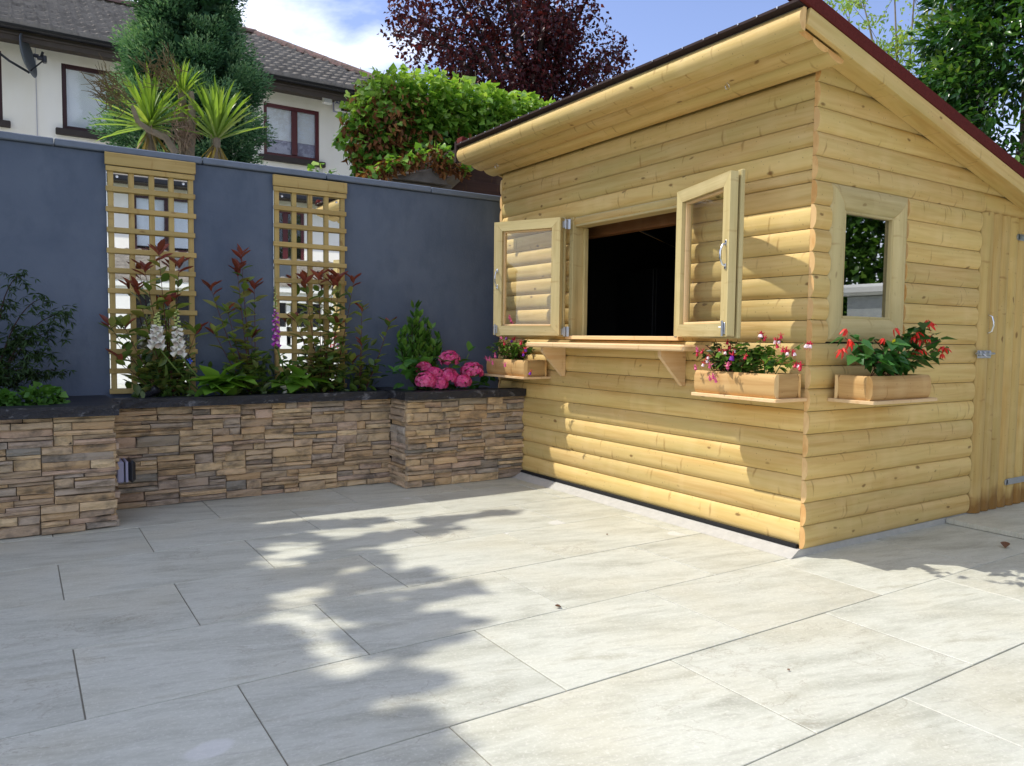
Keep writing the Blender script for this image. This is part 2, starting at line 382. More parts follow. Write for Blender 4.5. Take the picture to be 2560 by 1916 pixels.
L_IVY = leafm('ivy_leaf', ['446f26', '68943a', '88ae48', '9dbb58', 'b6cb74'], rough=.3, trans=.35, spec=.5)
L_IVYD = leafm('dead_ivy', ['5c3820', '80502c', 'a2713f', '503220', '8a5a32'], rough=.7, trans=.2)
L_LAUR = leafm('laurel_leaf', ['274a22', '38602a', '4c7632', '64883a', '86a04a'], rough=.22, trans=.25, spec=.6)
L_AIRY = leafm('airy_leaf', ['7d9a52', '90ac60', 'a3bb70', '86a058', 'b4b64a'], rough=.5, trans=.45)
L_HEDG = leafm('hedge_leaf', ['35551f', '486b28', '5f8632', '3d5f26', '7a9c40'], rough=.35, trans=.3)
L_SHADE = leafm('tall_tree_leaf', ['3a5a22', '4b6e2a', '5c8032'], rough=.45, trans=.2)
L_MAPLE = leafm('maple_leaf', ['24381c', '2f4823', '3b562a', '2a3f20'], rough=.5, trans=.3)
L_GERA = leafm('geranium_leaf', ['41692a', '568235', '4a7530', '6b9640'], rough=.5, trans=.3)
L_PHOG = leafm('photinia_foliage', ['344c24', '45602b', '587332', '4c5a2f', '6d8242'], rough=.3, trans=.3, spec=.5)
O_PHOG = leafm('photinia_leaf', ['4e662c', '688038', '87994a', '78713c', 'a8b268'], False, .3, .3, .5)
O_PHOR = leafm('photinia_red_leaf', ['6e3a30', '8a4638', '7d3832', 'a0584a'], False, .35, .35, .5)
O_FOXL = leafm('foxglove_leaf', ['557f2e', '75a03a', '659234', '8cb44a'], False, .5, .35)
O_BAY = leafm('bay_leaf', ['33591f', '467029', '5f8a33', '3c6222'], False, .35, .25, .5)
O_HYDL = leafm('hydrangea_leaf', ['2f5a26', '437430', '56883a', '386528'], False, .45, .25)
O_FUCL = leafm('fuchsia_leaf', ['3f6428', '567d30', '6b9238', '4a6e2b', '86a548'], False, .4, .35)
O_FUCD = leafm('dark_fuchsia_leaf', ['27401d', '33502a', '405c2c', '4d4a24'], False, .4, .25)
O_BEGL = leafm('begonia_leaf', ['2b5226', '38662e', '477a34', '305a28'], False, .4, .25, .45)
O_CORD = leafm('cordyline_leaf', ['5d7d2c', '779638', '8fac48', '6a8a34', 'a3b458'], False, .35, .35, .5)
O_CORDY = leafm('old_cordyline_leaf', ['a8923a', '8a7a52', '7a6a4e', 'b39a3e'], False, .6, .3)
P_PINK = leafm('hydrangea_petal', ['d63a80', 'e2559a', 'ee86b4', 'da4488'], True, .6, .3, .2)
P_WHITE = plain('white_bell', 'e4e2d6', .6, 0, .06, 30); P_LIME = plain('lime_bud', 'b9c37c', .6, 0, .1, 30)
P_PURP = plain('purple_bell', '9c2f9c', .6, 0, .2, 40); P_RED = plain('fuchsia_red', 'c41f3e', .5, 0, .15, 40)
P_PNK2 = plain('fuchsia_pink', 'd8608c', .5, 0, .15, 40); P_WHT2 = plain('fuchsia_white', 'eed9dc', .6, 0, .06, 40)
P_VIO = plain('fuchsia_violet', '7d2aa0', .5, 0, .15, 40); P_BEG = plain('begonia_red', 'd3281c', .5, 0, .15, 40)
P_YEL = plain('yellow_petal', 'e3cf16', .5, 0, .1, 40); P_BLUE = plain('blue_petal', '3f5ac8', .5, 0, .1, 40)

# ------------------------------------------------------------------ leaf tools
def T_oval(w=.34, fold=.10, curl=.14, waist=.42):
    v = np.array([(0, 0, 0), (-w*.8, .25, fold), (0, .25, 0), (w*.8, .25, fold), (-w, .5, fold), (0, .5, -.02), (w, .5, fold),
                  (-w*.62, .78, fold*.6), (0, .78, -.05), (w*.62, .78, fold*.6), (0, 1, 0)], float)
    v[:, 2] -= curl*v[:, 1]**2
    f = [(0, 2, 1), (0, 3, 2), (1, 2, 5), (1, 5, 4), (2, 3, 6), (2, 6, 5), (4, 5, 8), (4, 8, 7), (5, 6, 9), (5, 9, 8), (7, 8, 10), (8, 9, 10)]
    return v, np.array(f)
def T_diam(w=.36, fold=.12, at=.45):
    return np.array([(0, 0, 0), (-w, at, fold), (w, at, fold), (0, 1, -.1)], float), np.array([(0, 3, 1), (0, 2, 3)])
def T_heart(w=.5):
    v = np.array([(0, .12, 0), (-w*.7, 0, .05), (-w, .35, .08), (0, .4, -.03), (0, 1, -.15), (w, .35, .08), (w*.7, 0, .05)], float)
    return v, np.array([(0, 3, 2), (0, 2, 1), (2, 3, 4), (0, 5, 3), (0, 6, 5), (3, 5, 4)])
def T_sword():
    v = []; f = []
    for i, (y, wd) in enumerate(((0, .018), (.15, .034), (.5, .036), (.8, .024))):
        z = -.10*y*y; v += [(-wd, y, z+.012), (0, y, z-.004), (wd, y, z+.012)]
    v.append((0, 1, -.12))
    for i in range(3):
        a = i*3
        for k in (0, 1): f += [(a+k, a+k+1, a+k+4), (a+k, a+k+4, a+k+3)]
    f += [(9, 10, 12), (10, 11, 12)]
    return np.array(v), np.array(f)
def frames(D, jit=.6, up=(0, 0, 1)):
    D = D/np.linalg.norm(D, axis=1, keepdims=True)
    U = np.array(up)[None]+rng.normal(0, jit, D.shape)
    X = np.cross(D, U); X /= np.linalg.norm(X, axis=1, keepdims=True)+1e-9
    return X, D, np.cross(X, D)
def cloud(P, D, S, tmpl, jit=.6, vals=None):
    tv, tf = tmpl; X, Y, Z = frames(D, jit); n = len(P); S = np.asarray(S).reshape(-1, 1, 1)
    V = P[:, None, :] + S*(tv[None, :, 0:1]*X[:, None, :] + tv[None, :, 1:2]*Y[:, None, :] + tv[None, :, 2:3]*Z[:, None, :])
    F = tf[None] + (np.arange(n)*len(tv))[:, None, None]
    vals = rng.random(n) if vals is None else vals
    return V.reshape(-1, 3), F.reshape(-1, 3), np.repeat(vals, len(tv))
def cloud_obj(name, parts, mat, parent, loc):
    V = []; F = []; A = []; k = 0
    for v, f, a in parts: V.append(v); F.append(f+k); A.append(a); k += len(v)
    V = np.concatenate(V)-np.array(loc); me = np_mesh(name, V, np.concatenate(F), np.concatenate(A))
    return obj(name, me, mat, parent, loc)
def tmesh(tmpl, name='leaf', smooth=True):
    me = bpy.data.meshes.new(name); me.from_pydata([tuple(x) for x in tmpl[0]], [], [tuple(int(i) for i in x) for x in tmpl[1]])
    if smooth: me.polygons.foreach_set('use_smooth', [True]*len(me.polygons))
    me.update(); return me
def leaf_o(me, parent, pos, d, size, name='leaf', jit=.4, up=(0, 0, 1)):
    d = Vector(d).normalized(); u = Vector(up)+Vector(rng.normal(0, jit, 3))
    x = d.cross(u)
    if x.length < 1e-4: x = Vector((1, 0, 0))
    x.normalize(); z = x.cross(d)
    o = bpy.data.objects.new(name, me); col.objects.link(o); o.parent = parent
    mm = Matrix(((x.x, d.x, z.x), (x.y, d.y, z.y), (x.z, d.z, z.z)))
    o.rotation_euler = mm.to_euler(); o.scale = (size,)*3; o.location = Vector(pos)-WL[parent.name]
    return o
def sphere_pts(n, c, r, shell=.45, squash=(1, 1, 1)):
    d = rng.normal(0, 1, (n, 3)); d /= np.linalg.norm(d, axis=1, keepdims=True)
    rr = rng.random((n, 1))**shell
    return np.array(c)+d*rr*np.array(r)*np.array(squash), d
def bez(a, b, c, n=8):
    a, b, c = Vector(a), Vector(b), Vector(c)
    return [a*(1-t)**2 + b*2*t*(1-t) + c*t*t for t in [i/n for i in range(n+1)]]

# ================================================================== SETTING
me = bpy.data.meshes.new('ground'); me.from_pydata([(-150, -150, 0), (150, -150, 0), (150, 150, 0), (-150, 150, 0)], [], [(0, 1, 2, 3)])
tag(obj('ground', me, M_GRASS, None, (0, 0, -.09)), kind='structure')
tag(boxo('bounce_ground', (-7, 6.2, -.088), (8.5, 12.98, -.07), plain('pale_bounce', 'e6e3da', .95, 0, .3, 25, .1), None, 0), kind='structure')  # unseen pale sheet added to bounce light onto the cream house wall
PX0, PX1, PY0, PY1 = -3.2, 7.0, -7.5, 5.56
patio = boxo('patio', (PX0, PY0, -.088), (PX1, PY1, -.0045), M_MORT, None, 0); tag(patio, kind='structure')
def tile(x0, x1, y0, y1, z=0.0):
    g = .0025; x0 += g; x1 -= g; y0 += g; y1 -= g
    if x1-x0 < .05 or y1-y0 < .03: return
    zt = z+random.uniform(-.0008, .0008)
    mb = MB(); mb.box((0, 0, 0), (x1-x0, y1-y0, .019), .0016)
    obj('tile', mb.mesh('tile'), M_TILE, patio, ((x0+x1)/2, (y0+y1)/2, zt-.0095))
for r in range(-1, 21):
    y1 = 4.948-.603*r; y0 = y1-.603
    if r == -1: y1 = PY1
    y0 = max(y0, PY0)
    if y1-y0 < .02: continue
    off = .584 if r % 2 == 0 else .147-.45*0
    k0 = math.floor((PX0-off)/.9)
    for k in range(k0, k0+13):
        x0, x1 = max(off+.9*k, PX0), min(off+.9*(k+1), PX1)
        if y0 > 2.5:
            x1 = min(x1, 3.405)
            if x0 > 3.38: continue
        if x1 <= x0+.03: continue
        tile(x0, x1, y0, y1)
# raised step by the door
step = boxo('door_step', (4.94, 1.7, .002), (6.6, 2.515, .032), M_TILE, None, .002); tag(step, kind='structure')

# concrete slab of the cabin with its chamfered front kerb
mb = MB()
prof = [(3.40, .001), (3.475, .036), (6.1, .036), (6.1, -.08), (3.40, -.08)]
vs = [(x, 2.515, z) for x, z in prof] + [(x, 5.66, z) for x, z in prof]
vs[1] = (3.475, 2.525, .036)
mb.add(vs, [(0, 1, 2, 3, 4), (9, 8, 7, 6, 5), (0, 5, 6, 1), (1, 6, 7, 2), (2, 7, 8, 3), (3, 8, 9, 4), (4, 9, 5, 0)])
tag(obj('kerb', mb.mesh('kerb'), M_CONC), kind='structure')

# ================================================================== BLUE GARDEN WALL
gw = thing('garden_wall', (0, 5.9, 0), 'tall smooth rendered garden wall painted dark slate blue behind the planters', 'wall')
boxo('rendered_face', (-5, 5.80, -.08), (3.62, 6.0, 2.345), M_BLUE, gw, .004)
xs = [-5]+[.23+.9*k for k in range(-5, 4)]+[3.64]
for a, b in zip(xs[:-1], xs[1:]):
    dz = random.uniform(-.004, .004)
    boxo('coping_stone', (a+.003, 5.775, 2.346+dz), (b-.003, 6.03, 2.392+dz), M_COPB, gw, .006)

# ================================================================== STONE PLANTERS
def split(x0, x1, z0, z1, out):
    w_, h = x1-x0, z1-z0
    if h > .07 or (h > .05 and random.random() < .45):
        lo = max(.019, .28*h); c = random.uniform(z0+lo, z1-lo)
        if w_ > .5:
            c2 = random.uniform(x0+.35*w_, x0+.65*w_); split(x0, c2, z0, z1, out); split(c2, x1, z0, z1, out); return
        split(x0, x1, z0, c, out); split(x0, x1, c, z1, out); return
    mw = random.uniform(.16, .34) if h < .045 else random.uniform(.11, .26)
    if w_ > mw*1.3:
        c2 = random.uniform(x0+.3*w_, x0+.7*w_); split(x0, c2, z0, z1, out); split(c2, x1, z0, z1, out); return
    out.append((x0, x1, z0, z1))
def stones(parent, org, u, n, width, height, z0=.002, left_edge=False, right_edge=False):
    u, n = Vector(u), Vector(n); out = []; bands = 4; base = []
    x = random.uniform(.35, .5)
    while x < width-.22: base.append(x); x += random.uniform(.42, .56)
    for k in range(bands):                     # cladding panels, their ends stepping from band to band
        za, zb = z0+(height-z0)*k/bands, z0+(height-z0)*(k+1)/bands
        ed = [0.0]+[q+(.035 if k % 2 else -.035)+random.uniform(-.02, .02) for q in base]+[width]
        for a, b in zip(ed[:-1], ed[1:]): split(a, b, za, zb, out)
    for (a, b, c, d) in out:
        g = .0021; a += g; b -= g; c += g*.8; d -= g*.8
        if b-a < .012 or d-c < .008: continue
        if left_edge and a < .02: a -= random.uniform(0, .014)
        if right_edge and b > width-.02: b += random.uniform(0, .018)
        dep = random.choice((random.uniform(.012, .03), random.uniform(.02, .046))); nx, nz = (4, 3)
        ct = Vector(((a+b)/2, 0, (c+d)/2)); W2, H2 = (b-a)/2, (d-c)/2; bev = min(.006, H2*.35)
        vs = []; fs = []
        tilt = random.uniform(-.007, .007); tx = random.uniform(-.006, .006); jz = [random.uniform(-.3, .3)*min(H2, .02) for _ in range(2*nx)]
        for j in range(nz):
            for i in range(nx):
                fx, fz = -1+2*i/(nx-1), -1+2*j/(nz-1)
                edge = (abs(fx) > .99)*1 + (abs(fz) > .99)*1
                px = fx*(W2-(bev if abs(fx) > .99 else 0)); pz = fz*(H2-(bev if abs(fz) > .99 else 0))
                if j != 1: pz += jz[i]*.5 if j == 0 else jz[nx+i]*.5
                dd = dep + tilt*fz + tx*fx + random.uniform(-.004, .004) - (.004 if edge else 0) - (.002 if edge > 1 else 0)
                vs.append((px, -dd, pz))
        k = len(vs)
        rim = [j*nx+i for j, i in [(0, i) for i in range(nx)]+[(1, nx-1)]+[(2, i) for i in range(nx-1, -1, -1)]+[(1, 0)]]
        for q in rim:
            p = vs[q]; fx = (p[0]/max(W2-bev, 1e-6)); fz = p[2]
            i = q % nx; j = q//nx
            px = p[0] if 0 < i < nx-1 else math.copysign(W2, p[0]); pz = p[2] if j == 1 else p[2]+math.copysign(bev, j-1)
            vs.append((px, -dep+.007, pz))
        for q in range(len(rim)):
            p = vs[k+q]; vs.append((p[0], .012, p[2]))
        for j in range(nz-1):
            for i in range(nx-1): fs.append((j*nx+i, j*nx+i+1, (j+1)*nx+i+1, (j+1)*nx+i))
        L = len(rim)
        for q in range(L):
            q2 = (q+1) % L
            fs.append((rim[q2], rim[q], k+q, k+q2)); fs.append((k+q2, k+q, k+L+q, k+L+q2))
        mb = MB(); mb.add(vs, fs); me_ = mb.mesh('stone')
        rm = Matrix((u, -n, (0, 0, 1))).transposed()
        obj('stone', me_, M_LEDG, parent, Vector(org)+u*ct.x+Vector((0, 0, ct.z)), rm)
def slab(parent, lo, hi, name='coping_slab'):
    lo, hi = Vector(lo), Vector(hi); nx = max(2, int((hi.x-lo.x)/.07)); ny = max(2, int((hi.y-lo.y)/.07))
    c = (lo+hi)/2; mb = MB(); vs = []; per = []
    for i in range(nx): per.append((lo.x+(hi.x-lo.x)*i/nx, lo.y))
    for i in range(ny): per.append((hi.x, lo.y+(hi.y-lo.y)*i/ny))
    for i in range(nx): per.append((hi.x-(hi.x-lo.x)*i/nx, hi.y))
    for i in range(ny): per.append((lo.x, hi.y-(hi.y-lo.y)*i/ny))
    k = len(per)
    for lv, z in enumerate((hi.z, (lo.z+hi.z)/2, lo.z)):
        for x, y in per:
            j = .004 if lv else .0015
            vs.append((x-c.x+random.uniform(-j, j), y-c.y+random.uniform(-j, j), z-c.z))
    fs = [tuple(range(k)), tuple(range(2*k, 3*k))[::-1]]
    for l in (0, 1):
        for i in range(k): fs.append((l*k+(i+1) % k, l*k+i, (l+1)*k+i, (l+1)*k+(i+1) % k))
    mb.add(vs, fs); return obj(name, mb.mesh(name), M_SLATE, parent, c)

pl = thing('stone_planter', (-.2, 5.4, 0), 'stone clad raised planter with wide dark slate ledge, holding a feathery maple', 'planter')
boxo('core', (-2.4, 5.04, .001), (.455, 5.795, .60), M_DJNT, pl, 0)
stones(pl, (-1.6, 5.04, 0), (1, 0, 0), (0, -1, 0), 2.065, .668, right_edge=True)
stones(pl, (.458, 5.03, 0), (0, 1, 0), (1, 0, 0), .48, .668)
slab(pl, (-2.4, 4.965, .67), (.495, 5.13, .731)); slab(pl, (.17, 5.1325, .67), (.495, 5.795, .731))
boxo('soil', (-2.4, 5.1325, .605), (.168, 5.795, .70), M_SOIL, pl, 0)
pm = thing('stone_planter', (1.45, 5.6, 0), 'long shallow stone clad planter under the two trellises, thin black slate coping', 'planter')
boxo('core', (.50, 5.53, .001), (2.44, 5.795, .60), M_DJNT, pm, 0)
stones(pm, (.497, 5.53, 0), (1, 0, 0), (0, -1, 0), 1.95, .662)
slab(pm, (.497, 5.455, .663), (2.40, 5.58, .724))
boxo('soil', (.50, 5.582, .605), (2.44, 5.795, .705), M_SOIL, pm, 0)
pr = thing('stone_planter', (2.97, 5.5, 0), 'square stone clad planter with black slate coping, pink hydrangea growing in it', 'planter')
boxo('core', (2.462, 5.235, .001), (3.485, 5.795, .60), M_DJNT, pr, 0)
stones(pr, (2.452, 5.225, 0), (1, 0, 0), (0, -1, 0), 1.035, .672, left_edge=True, right_edge=True)
stones(pr, (2.46, 5.50, 0), (0, -1, 0), (-1, 0, 0), .265, .672)
slab(pr, (2.402, 5.15, .674), (3.485, 5.29, .735)); slab(pr, (2.402, 5.2925, .674), (2.55, 5.795, .735))
boxo('soil', (2.5525, 5.2925, .605), (3.485, 5.795, .705), M_SOIL, pr, 0)

# ================================================================== TRELLISES WITH MIRRORS
def trellis(x0, x1, ztop, label):
    t = thing('trellis', ((x0+x1)/2, 5.79, .735), label, 'trellis', 'mirrored trellises on the blue wall')
    me_ = MB(); me_.box((0, 0, 0), (x1-x0-.02, .006, ztop-.09-.75), .001)
    obj('mirror', me_.mesh('mirror'), M_MIRR, t, ((x0+x1)/2, 5.794, (ztop-.09+.75)/2))
    def lath(lo, hi, nm):
        lo, hi = Vector(lo), Vector(hi); d = hi-lo; vert = d.z > d.x
        mb = MB(); mb.box((0, 0, 0), (d.z, d.y, d.x) if vert else d, .0025)
        rot = Matrix(((0, 0, -1), (0, 1, 0), (1, 0, 0))) if vert else None
        obj(nm, mb.mesh(nm), W_TRL, t, (lo+hi)/2, rot)
    wl = .034
    for i in range(5):
        x = x0+.016+(x1-x0-wl-.03)*i/4 + random.uniform(-.002, .002)
        lath((x, 5.774, .74), (x+wl, 5.789, ztop-.085), 'upright_lath')
    for i in range(12):
        z = ztop-.105-(ztop-.105-.757)*i/11 + random.uniform(-.002, .002); e = random.uniform(-.004, .006)
        lath((x0+.004-e*.5, 5.758, z-wl/2), (x1-.004+e, 5.773, z+wl/2), 'cross_lath')
    lath((x0, 5.752, ztop-.083), (x1, 5.773, ztop-.002), 'top_board')
    for sx in (x0+.075, x1-.075):
        mb = MB(); mb.lathe([(0, -.002), (.008, -.0015), (.009, .001)], 10, mat=Matrix.Rotation(R(90), 3, 'X'))
        obj('mirror_screw', mb.mesh('mirror_screw', 30), M_STEEL, t, (sx, 5.789, ztop-.15))
trellis(.514, 1.078, 2.345, 'pine trellis over a mirror, behind the two white foxgloves')
trellis(1.615, 2.187, 2.335, 'pine trellis over a mirror, between bare blue wall and the purple foxglove')

# ================================================================== TIMBER BAR CABIN
BH = .034
def log_mesh(L, h, c0=None, c1=None, thick=BH, base=.016, n=14, ex=3.0):
    """half-round board: length +X, height +Z, round face towards -Y"""
    prof_ = [((-(base+(thick-base)*(1-abs(2*i/n-1)**ex))), h*i/n) for i in range(n+1)]
    f0 = c0 or (lambda z: 0.0); f1 = c1 or (lambda z: L)
    vs = []
    for fx in (f0, f1):
        for y, z in prof_: vs.append((fx(z), y, z))
        vs += [(fx(0), 0, 0), (fx(h), 0, h)]
    k = n+3; fs = []; ms = []
    for i in range(n): fs.append((i, k+i, k+i+1, i+1)); ms.append(0)
    fs += [(n+1, k+n+1, k, 0), (n, k+n, k+n+2, n+2), (n+2, k+n+2, k+n+1, n+1)]; ms += [0]*3
    fs += [tuple([n+1]+list(range(0, n+1))+[n+2])[::1], tuple([k+n+1]+list(range(k, k+n+1))+[k+n+2])[::-1]]; ms += [1, 1]
    mb = MB(); mb.v = vs; mb.f = fs; mb.m = ms
    return mb.mesh('log', 32)
cab = thing('bar_cabin', (4.6, 4.0, .036), 'new pale pine log garden bar with open serving hatch and sloping red felt roof', 'cabin')
def board(name, L, h, loc, rz, mat=W_LOG, c0=None, c1=None, parent=None):
    return obj(name, log_mesh(L, h-.003, c0, c1), [mat, W_END], parent or cab, loc, (0, 0, rz))
RAKE = lambda x: 2.612-.245*(x-3.5)
FZ = [.05, .182, .304, .426, .545, .664, .783, .90, 1.02, 1.14, 1.26, 1.38, 1.5, 1.62, 1.74, 1.86, 1.981, 2.047, 2.166, 2.288, 2.41, 2.545]
YA, YB, OY0, OY1 = 2.534, 5.56, 3.425, 4.60
for z0, z1 in zip(FZ[:-1], FZ[1:]):
    segs = [(YB, YA)]
    if 1.13 < z0 < 1.98: segs = [(YB, OY1), (OY0, YA)]
    for a, b in segs: board('wall_log', a-b, z1-z0, (3.524, a, z0), R(-90))
SZ = [.04, .164, .288, .41, .533, .656, .777, .898, 1.02, 1.14, 1.263, 1.38, 1.5, 1.62, 1.738, 1.864, 1.988, 2.113, 2.236, 2.361, 2.488, 2.62]
XE = 3.492
for z0, z1 in zip(SZ[:-1], SZ[1:]):
    if z0 > 1.98:
        xr = lambda z, z0=z0: min(3.5+(2.612-(z0+z))/.245, 6.0)-XE
        if xr(0) < .05: continue
        if abs(z0-1.988) < .01:        # the board above the door has a butt joint
            board('wall_log', 5.21-XE, z1-z0, (XE, 2.534, z0), 0); board('wall_log', 0, z1-z0, (5.212, 2.534, z0), 0, c1=lambda z: xr(z)-(5.212-XE))
        else: board('wall_log', 0, z1-z0, (XE, 2.534, z0), 0, c1=lambda z: max(xr(z), .004))
    elif z0 > 1.13:
        board('wall_log', 3.628-XE, z1-z0, (XE, 2.534, z0), 0); board('wall_log', 5.195-4.358, z1-z0, (4.358, 2.534, z0), 0)
    else: board('wall_log', 5.195-XE, z1-z0, (XE, 2.534, z0), 0)
# side beyond the door, far side and back
for z0, z1 in zip(SZ[:-1], SZ[1:]):
    if z0 < 1.98: board('wall_log', 6.0-5.96, z1-z0, (5.96, 2.534, z0), 0)
    x_end = min(3.5+(2.612-z1)/.245, 6.0)
    if x_end > XE+.05: board('wall_log', x_end-XE, z1-z0, (x_end, 5.566, z0), R(180))
    if z1 < 2.03: board('wall_log', 5.56-2.54, z1-z0, (5.97, 2.54, z0), R(90))
# dark lining so that no daylight leaks between the boards
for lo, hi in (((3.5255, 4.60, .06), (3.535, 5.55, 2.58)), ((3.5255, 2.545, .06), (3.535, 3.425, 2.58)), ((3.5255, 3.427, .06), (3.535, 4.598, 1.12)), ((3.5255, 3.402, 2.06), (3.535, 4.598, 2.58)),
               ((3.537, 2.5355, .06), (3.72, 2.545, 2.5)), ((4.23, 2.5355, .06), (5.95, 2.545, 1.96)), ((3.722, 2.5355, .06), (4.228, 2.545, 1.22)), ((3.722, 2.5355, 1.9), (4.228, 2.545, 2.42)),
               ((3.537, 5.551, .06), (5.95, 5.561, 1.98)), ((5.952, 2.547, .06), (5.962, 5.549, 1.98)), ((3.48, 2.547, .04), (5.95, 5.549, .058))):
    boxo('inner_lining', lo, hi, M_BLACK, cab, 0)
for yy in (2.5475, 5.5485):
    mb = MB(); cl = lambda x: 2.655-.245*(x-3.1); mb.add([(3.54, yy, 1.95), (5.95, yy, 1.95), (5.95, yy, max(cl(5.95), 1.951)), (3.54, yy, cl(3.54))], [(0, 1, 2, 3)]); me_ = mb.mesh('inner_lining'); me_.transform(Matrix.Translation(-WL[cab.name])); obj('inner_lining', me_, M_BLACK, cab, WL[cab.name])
# hatch frame
def bar(name, lo, hi, mat, parent=None, b=.003, axis=None):
    lo, hi = Vector(lo), Vector(hi); d = hi-lo; ax = axis or 'xyz'[max(range(3), key=lambda i: d[i])]
    if ax == 'x': dd, rot = d, None
    elif ax == 'y': dd, rot = Vector((d.y, d.x, d.z)), Matrix(((0, -1, 0), (1, 0, 0), (0, 0, 1)))
    else: dd, rot = Vector((d.z, d.y, d.x)), Matrix(((0, 0, -1), (0, 1, 0), (1, 0, 0)))
    mb = MB(); mb.box((0, 0, 0), dd, b); return obj(name, mb.mesh(name), mat, parent or cab, (lo+hi)/2, rot)
hf = obj('hatch_frame', None, None, cab, (3.5, 4.0, 1.14)); hf.empty_display_size = .1
bar('jamb', (3.482, 4.552, 1.17), (3.61, 4.597, 2.045), W_FRM, hf); bar('jamb', (3.482, 3.427, 1.17), (3.61, 3.468, 2.045), W_FRM, hf)
bar('stop', (3.575, 4.528, 1.17), (3.608, 4.551, 1.97), W_FRM, hf, .002); bar('stop', (3.575, 3.469, 1.17), (3.608, 3.49, 1.97), W_FRM, hf, .002)
bar('lintel', (3.497, 3.469, 1.975), (3.605, 4.55, 2.044), W_FRM, hf); bar('sill', (3.455, 3.428, 1.142), (3.612, 4.597, 1.169), W_PLN, hf)
zb_ = atx(1463, 597, 3.76).z; bar('ceiling_beam', (3.74, 2.56, zb_), (3.82, 5.54, zb_+.15), W_INT)
# serving counter
ct = boxo('counter', (3.238, 3.17, 1.081), (3.488, 4.80, 1.118), W_PLN, None, .008)
bpy.data.objects.remove(ct)
ct = bar('counter', (3.238, 3.17, 1.081), (3.489, 4.80, 1.118), W_PLN, None, .009)
WL[ct.name] = Vector(((3.238+3.489)/2, (3.17+4.80)/2, (1.081+1.118)/2))
for y in (3.405, 4.645):
    mb = MB(); pts = [(3.489, 1.080), (3.277, 1.080), (3.277, 1.045), (3.462, .862), (3.489, .862)]
    c_ = (3.4, 1.0)
    vs = [(x-c_[0], -.0135, z-c_[1]) for x, z in pts]+[(x-c_[0], .0135, z-c_[1]) for x, z in pts]
    mb.add(vs, [(0, 1, 2, 3, 4), (9, 8, 7, 6, 5)]+[((i+1) % 5, i, i+5, (i+1) % 5+5) for i in range(5)])
    obj('bracket', mb.mesh('bracket'), W_PLN, cab, (c_[0], y, c_[1]))
